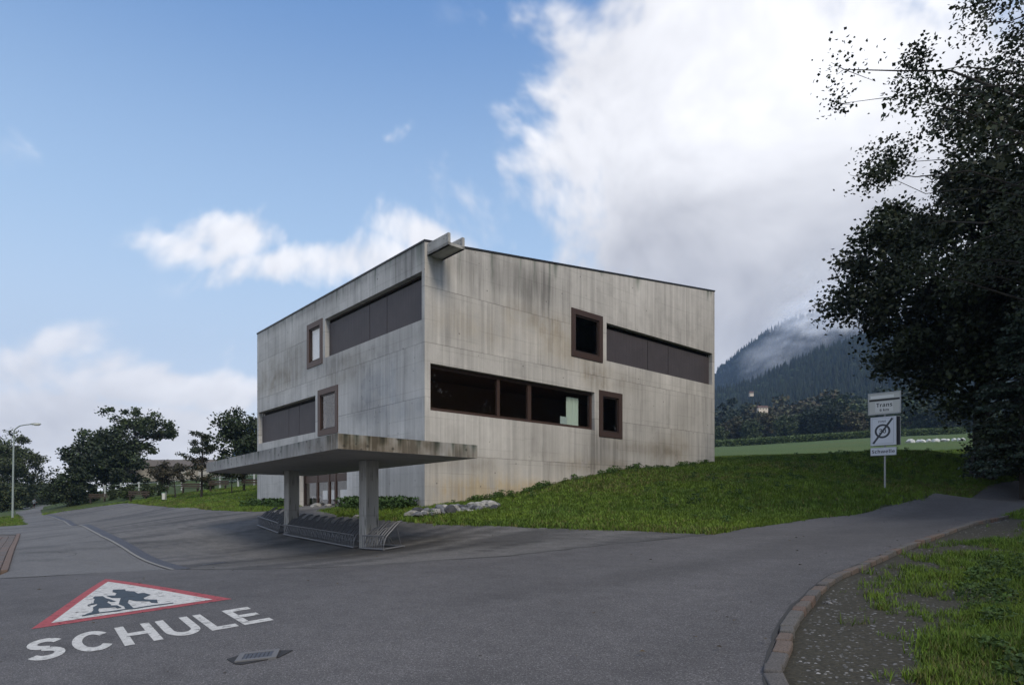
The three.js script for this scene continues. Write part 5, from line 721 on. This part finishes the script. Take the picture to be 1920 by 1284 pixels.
// ---------------------------------------------------------------- grass, weeds, gravel
{
  const blade = (h, w, lean, th) => { const c = Math.cos(th), s = Math.sin(th), ox = 0.06 * Math.cos(th * 3), oz = 0.06 * Math.sin(th * 3); return [[ox - w * s, 0, oz + w * c], [ox + w * s, 0, oz - w * c], [ox + lean * 0.45 * c + w * 0.7 * s, h * 0.6, oz + lean * 0.45 * s - w * 0.7 * c], [ox + lean * 0.45 * c - w * 0.7 * s, h * 0.6, oz + lean * 0.45 * s + w * 0.7 * c], [ox + lean * c, h, oz + lean * s]]; };
  const tuft = (seed, n, h, w) => { const R = rng(seed), pos = []; for (let k = 0; k < n; k++) { const b = blade(h * (0.55 + 0.6 * R()), w, h * (0.2 + 0.6 * R()), R() * 6.283); for (const q of [0, 1, 2, 0, 2, 3, 3, 2, 4]) pos.push(...b[q]); } const g = new THREE.BufferGeometry(); g.setAttribute('position', new THREE.Float32BufferAttribute(pos, 3)); g.computeVertexNormals(); return g; };
  const grassMat = new THREE.MeshStandardMaterial({ color: white, roughness: 0.85, side: THREE.DoubleSide });
  const scatter = (name, label, geo, items) => { const m = new THREE.InstancedMesh(geo, grassMat, items.length), o = new THREE.Object3D(), c = new THREE.Color(); items.forEach(([X, d, s, a, r, g, b], i) => { o.position.copy(onGround(X, d, -0.01)); o.rotation.set(0, a, 0); o.scale.set(s, s, s); o.updateMatrix(); m.setMatrixAt(i, o.matrix); c.setRGB(r, g, b); m.setColorAt(i, c); }); m.name = numbered(name); m.userData = { label, category: name, kind: 'stuff' }; m.castShadow = m.receiveShadow = true; scene.add(m); };
  const R = rng(64), bank = [], verge = [], weeds = [];
  const free = (X, d) => !paved.some((p) => inPoly(p, X, d)) && !(inPoly(footprint, X, d));
  const tone = (X, d) => { const n = vfbm(X * 0.7 + 30, d * 0.7, 3), big = vfbm(X * 0.22 + 7, d * 0.22, 3), q = 0.6 + 0.75 * R(), dry = R() < 0.05 + 0.3 * sstep(0.56, 0.7, big) ? 1 : 0; return dry ? [0.13 * q, 0.125 * q, 0.035 * q] : [mix(0.062, 0.125, n) * q, mix(0.12, 0.19, n) * q, 0.013 * q]; };
  for (let k = 0; k < 400000 && bank.length < 110000; k++) { const d = 13 + 47 * Math.pow(R(), 1.5), X = (R() * 2.1 - 0.98) * d * 0.82; if (!free(X + 0.3 * (R() - 0.5), d + 0.3 * (R() - 0.5)) || (inPoly(mainRoad, X, d) && distLine(edgeB, X, d) > 0.1) || (X > 0 && distLine(kerbLine, X, d) < 3 && d < 16) || (X < -8 && distPoly(paverArea, X, d) < 2.2) || distLine(edgeB, X, d) < 0.12 * R()) continue; bank.push([X, d, (0.75 + 0.7 * R()) * (0.8 + 0.5 * vfbm(X * 0.4, d * 0.4, 3)), R() * 6.28, ...tone(X, d)]); }
  scatter('grass', 'rough grass on the bank, the lawn and the roadside', tuft(1, 11, 0.09, 0.008), bank);
  for (let k = 0; k < 160000 && verge.length < 30000; k++) { const d = 3 + 15 * Math.pow(R(), 1.2), X = d * (0.35 + 0.6 * R()); if (inPoly(mainRoad, X, d) || distLine(kerbLine, X, d) < 0.22) continue; const dk = distLine(kerbLine, X, d), n = vfbm(X * 1.3, d * 1.3, 3); if (R() > sstep(0.7, 2.6, dk + (n - 0.5) * 2.2) * (0.35 + 0.9 * sstep(0.4, 0.6, vfbm(X * 0.8 + 9, d * 0.8, 3)))) continue; const t = tone(X, d); verge.push([X, d, 0.35 + 0.6 * R() * n * 1.6, R() * 6.28, ...t]); }
  scatter('grass', 'thin tufted grass on the earth verge right of the kerb', tuft(2, 11, 0.13, 0.006), verge);
  // broad-leaved weeds
  const weedGeo = (() => { const L = new Leaves(), Q = rng(6); for (let k = 0; k < 60; k++) L.add((Q() - 0.5) * 0.3, 0.04 + 0.28 * Q(), (Q() - 0.5) * 0.3, 0.085, Q, [1, 1, 1], -0.4); const g = L.geometry(); g.deleteAttribute('color'); return g; })();
  for (let k = 0; k < 500; k++) { const s = 19 * R(), o = 0.15 + 0.5 * R() * R(); if (vn(s * 1.9, 3.3) < 0.3 + 0.5 * R()) continue; const [X, d] = faceR(s + 1.5, o); if (s > 17.5) continue; const q = 0.7 + 0.6 * R(); weeds.push([X, d, 0.3 + 0.75 * R() * R(), R() * 6, 0.05 * q, 0.1 * q, 0.014 * q]); }
  for (let k = 0; k < 260; k++) { const t = R() < 0.6 ? 0.4 + 5.2 * R() : 11.4 + 5 * R(), [X, d] = faceL(t, 0.15 + 0.9 * R() * R()); const q = 0.6 + 0.6 * R(); weeds.push([X, d, 0.5 + 0.9 * R(), R() * 6, 0.04 * q, 0.085 * q, 0.02 * q]); }
  for (let k = 0; k < 900; k++) { const d = 14 + 28 * R(), X = -6 + 30 * R(); if (!free(X, d) || vfbm(X * 0.35 + 3, d * 0.35 + 3, 3) < 0.53 || distLine(edgeB, X, d) < 0.8 || distLine(kerbLine, X, d) < 2) continue; const q = 0.6 + 0.6 * R(); weeds.push([X, d, 0.3 + 0.5 * R(), R() * 6, 0.045 * q, 0.09 * q, 0.02 * q]); }
  for (let k = 0; k < 260; k++) { const d = 4 + 9 * R(), X = d * (0.5 + 0.45 * R()); if (distLine(kerbLine, X, d) < 1.5 || inPoly(mainRoad, X, d)) continue; const q = 0.6 + 0.7 * R(); weeds.push([X, d, 0.25 + 0.35 * R(), R() * 6, 0.055 * q, 0.1 * q, 0.02 * q]); }
  scatter('weeds', 'broad leaved weeds along the school walls and in the grass', weedGeo, weeds);
  const st = []; for (let k = 0; k < 60000 && st.length < 16000; k++) { const s = Math.pow(R(), 1.3), d = 3.2 + 13 * s, X = d * (0.34 + 0.5 * R()), dk = distLine(kerbLine, X, d); if (inPoly(mainRoad, X, d) || dk < 0.2 || R() < sstep(0.8, 2.6, dk)) continue; const v = 0.13 + 0.2 * R() * R() + (R() < 0.04 ? 0.25 : 0); st.push([X, d, 0.008 + 0.04 * Math.pow(R(), 3.5), R() * 6, v * 0.75, v * 0.73, v * 0.71]); }
  const bits = []; for (let k = 0; k < 900; k++) { const d = 5 + 18 * R(), X = -10 + 22 * R(); if (!(inPoly(mainRoad, X, d) || inPoly(plaza, X, d)) || (R() > 0.25 && distLine(kerbLine, X, d) > 0.7 && distLine(edgeB, X, d) > 0.5)) continue; const q = 0.5 + R(); bits.push([X, d, 0.16 + 0.3 * R() * R(), R() * 6, 0.07 * q, 0.05 * q, 0.025 * q]); }
  const bitGeo = (() => { const g = new THREE.BufferGeometry(); g.setAttribute('position', new THREE.Float32BufferAttribute([0, 0.25, 0, 0.09, 0.29, 0.06, 0.2, 0.26, 0, 0, 0.25, 0, 0.2, 0.26, 0, 0.1, 0.27, -0.07], 3)); g.computeVertexNormals(); return g; })();
  scatter('litter', 'fallen leaves and twigs scattered on the road', bitGeo, bits);
  const m = rockGeos[1].clone(); m.scale(1.3, 0.7, 1); scatter('gravel', 'loose gravel on the verge along the kerb', m, st);
}

// ---------------------------------------------------------------- mist hanging on the mountain: layers of vapour at several depths
{
  const mat = new THREE.MeshStandardMaterial({ color: new THREE.Color().setRGB(0.82, 0.85, 0.9), vertexColors: true, transparent: true, roughness: 1, side: THREE.DoubleSide, depthWrite: false });
  const cloud = new THREE.Group(); cloud.name = 'mist_cloud'; cloud.userData = { label: 'white mist clinging to the upper slope of the mountain', category: 'cloud', kind: 'stuff' }; scene.add(cloud);
  for (let k = 0; k < 6; k++) {
    const nx = 110, ny = 70, pos = [], col = [], idx = [], x0 = 380, x1 = 1350;
    for (let j = 0; j <= ny; j++) for (let i = 0; i <= nx; i++) {
      const X = mix(x0, x1, i / nx), q = mix(0.3, 1.35, j / ny), p = far.at(X, Math.min(q, 1)), up = Math.max(0, q - 1) * 330;
      const y = p.y + 12 + up + 6 * k, d = -p.z - 26 - 24 * k;
      const px = CX + p.x / d * F, py = HORIZON - (y - EYE) / d * F;      // shape of the bank as it hangs on this slope
      const n = fbm3(X * 0.012 + k * 1.7, y * 0.017, k * 2.3, 5, 2.1, 0.56);
      const topM = sstep(655, 570, py + 0.10 * (px - 1560)) * sstep(1405, 1500, px);
      const t = clamp((px - 1400) / 160), ridgeY = mix(690, 600, t), streakM = Math.exp(-(((py - ridgeY) / 34) ** 2)) * sstep(1375, 1420, px) * sstep(1640, 1560, px);
      const edge = sstep(0, 0.08, i / nx) * sstep(1, 0.92, i / nx) * sstep(1, 0.55, j / ny) * sstep(0, 0.1, j / ny);
      const a = clamp((1.25 * topM + 0.36 * streakM) * (0.3 + 3.4 * n)) * edge * 0.34;
      pos.push(p.x, y, -d); col.push(1, 1, 1, a);
    }
    for (let j = 0; j < ny; j++) for (let i = 0; i < nx; i++) { const a = j * (nx + 1) + i; if ([a, a + 1, a + nx + 2, a + nx + 1].some((v) => col[v * 4 + 3] > 0.004)) idx.push(a, a + 1, a + nx + 2, a, a + nx + 2, a + nx + 1); }
    const g = new THREE.BufferGeometry(); g.setAttribute('position', new THREE.Float32BufferAttribute(pos, 3)); g.setAttribute('color', new THREE.Float32BufferAttribute(col, 4)); g.setIndex(idx); g.computeVertexNormals();
    part(cloud, 'mist_layer', g, mat);
  }
}
scene.fog = new THREE.FogExp2(new THREE.Color(0.4, 0.62, 1.0), 0.0002);
renderer.render(scene, camera);
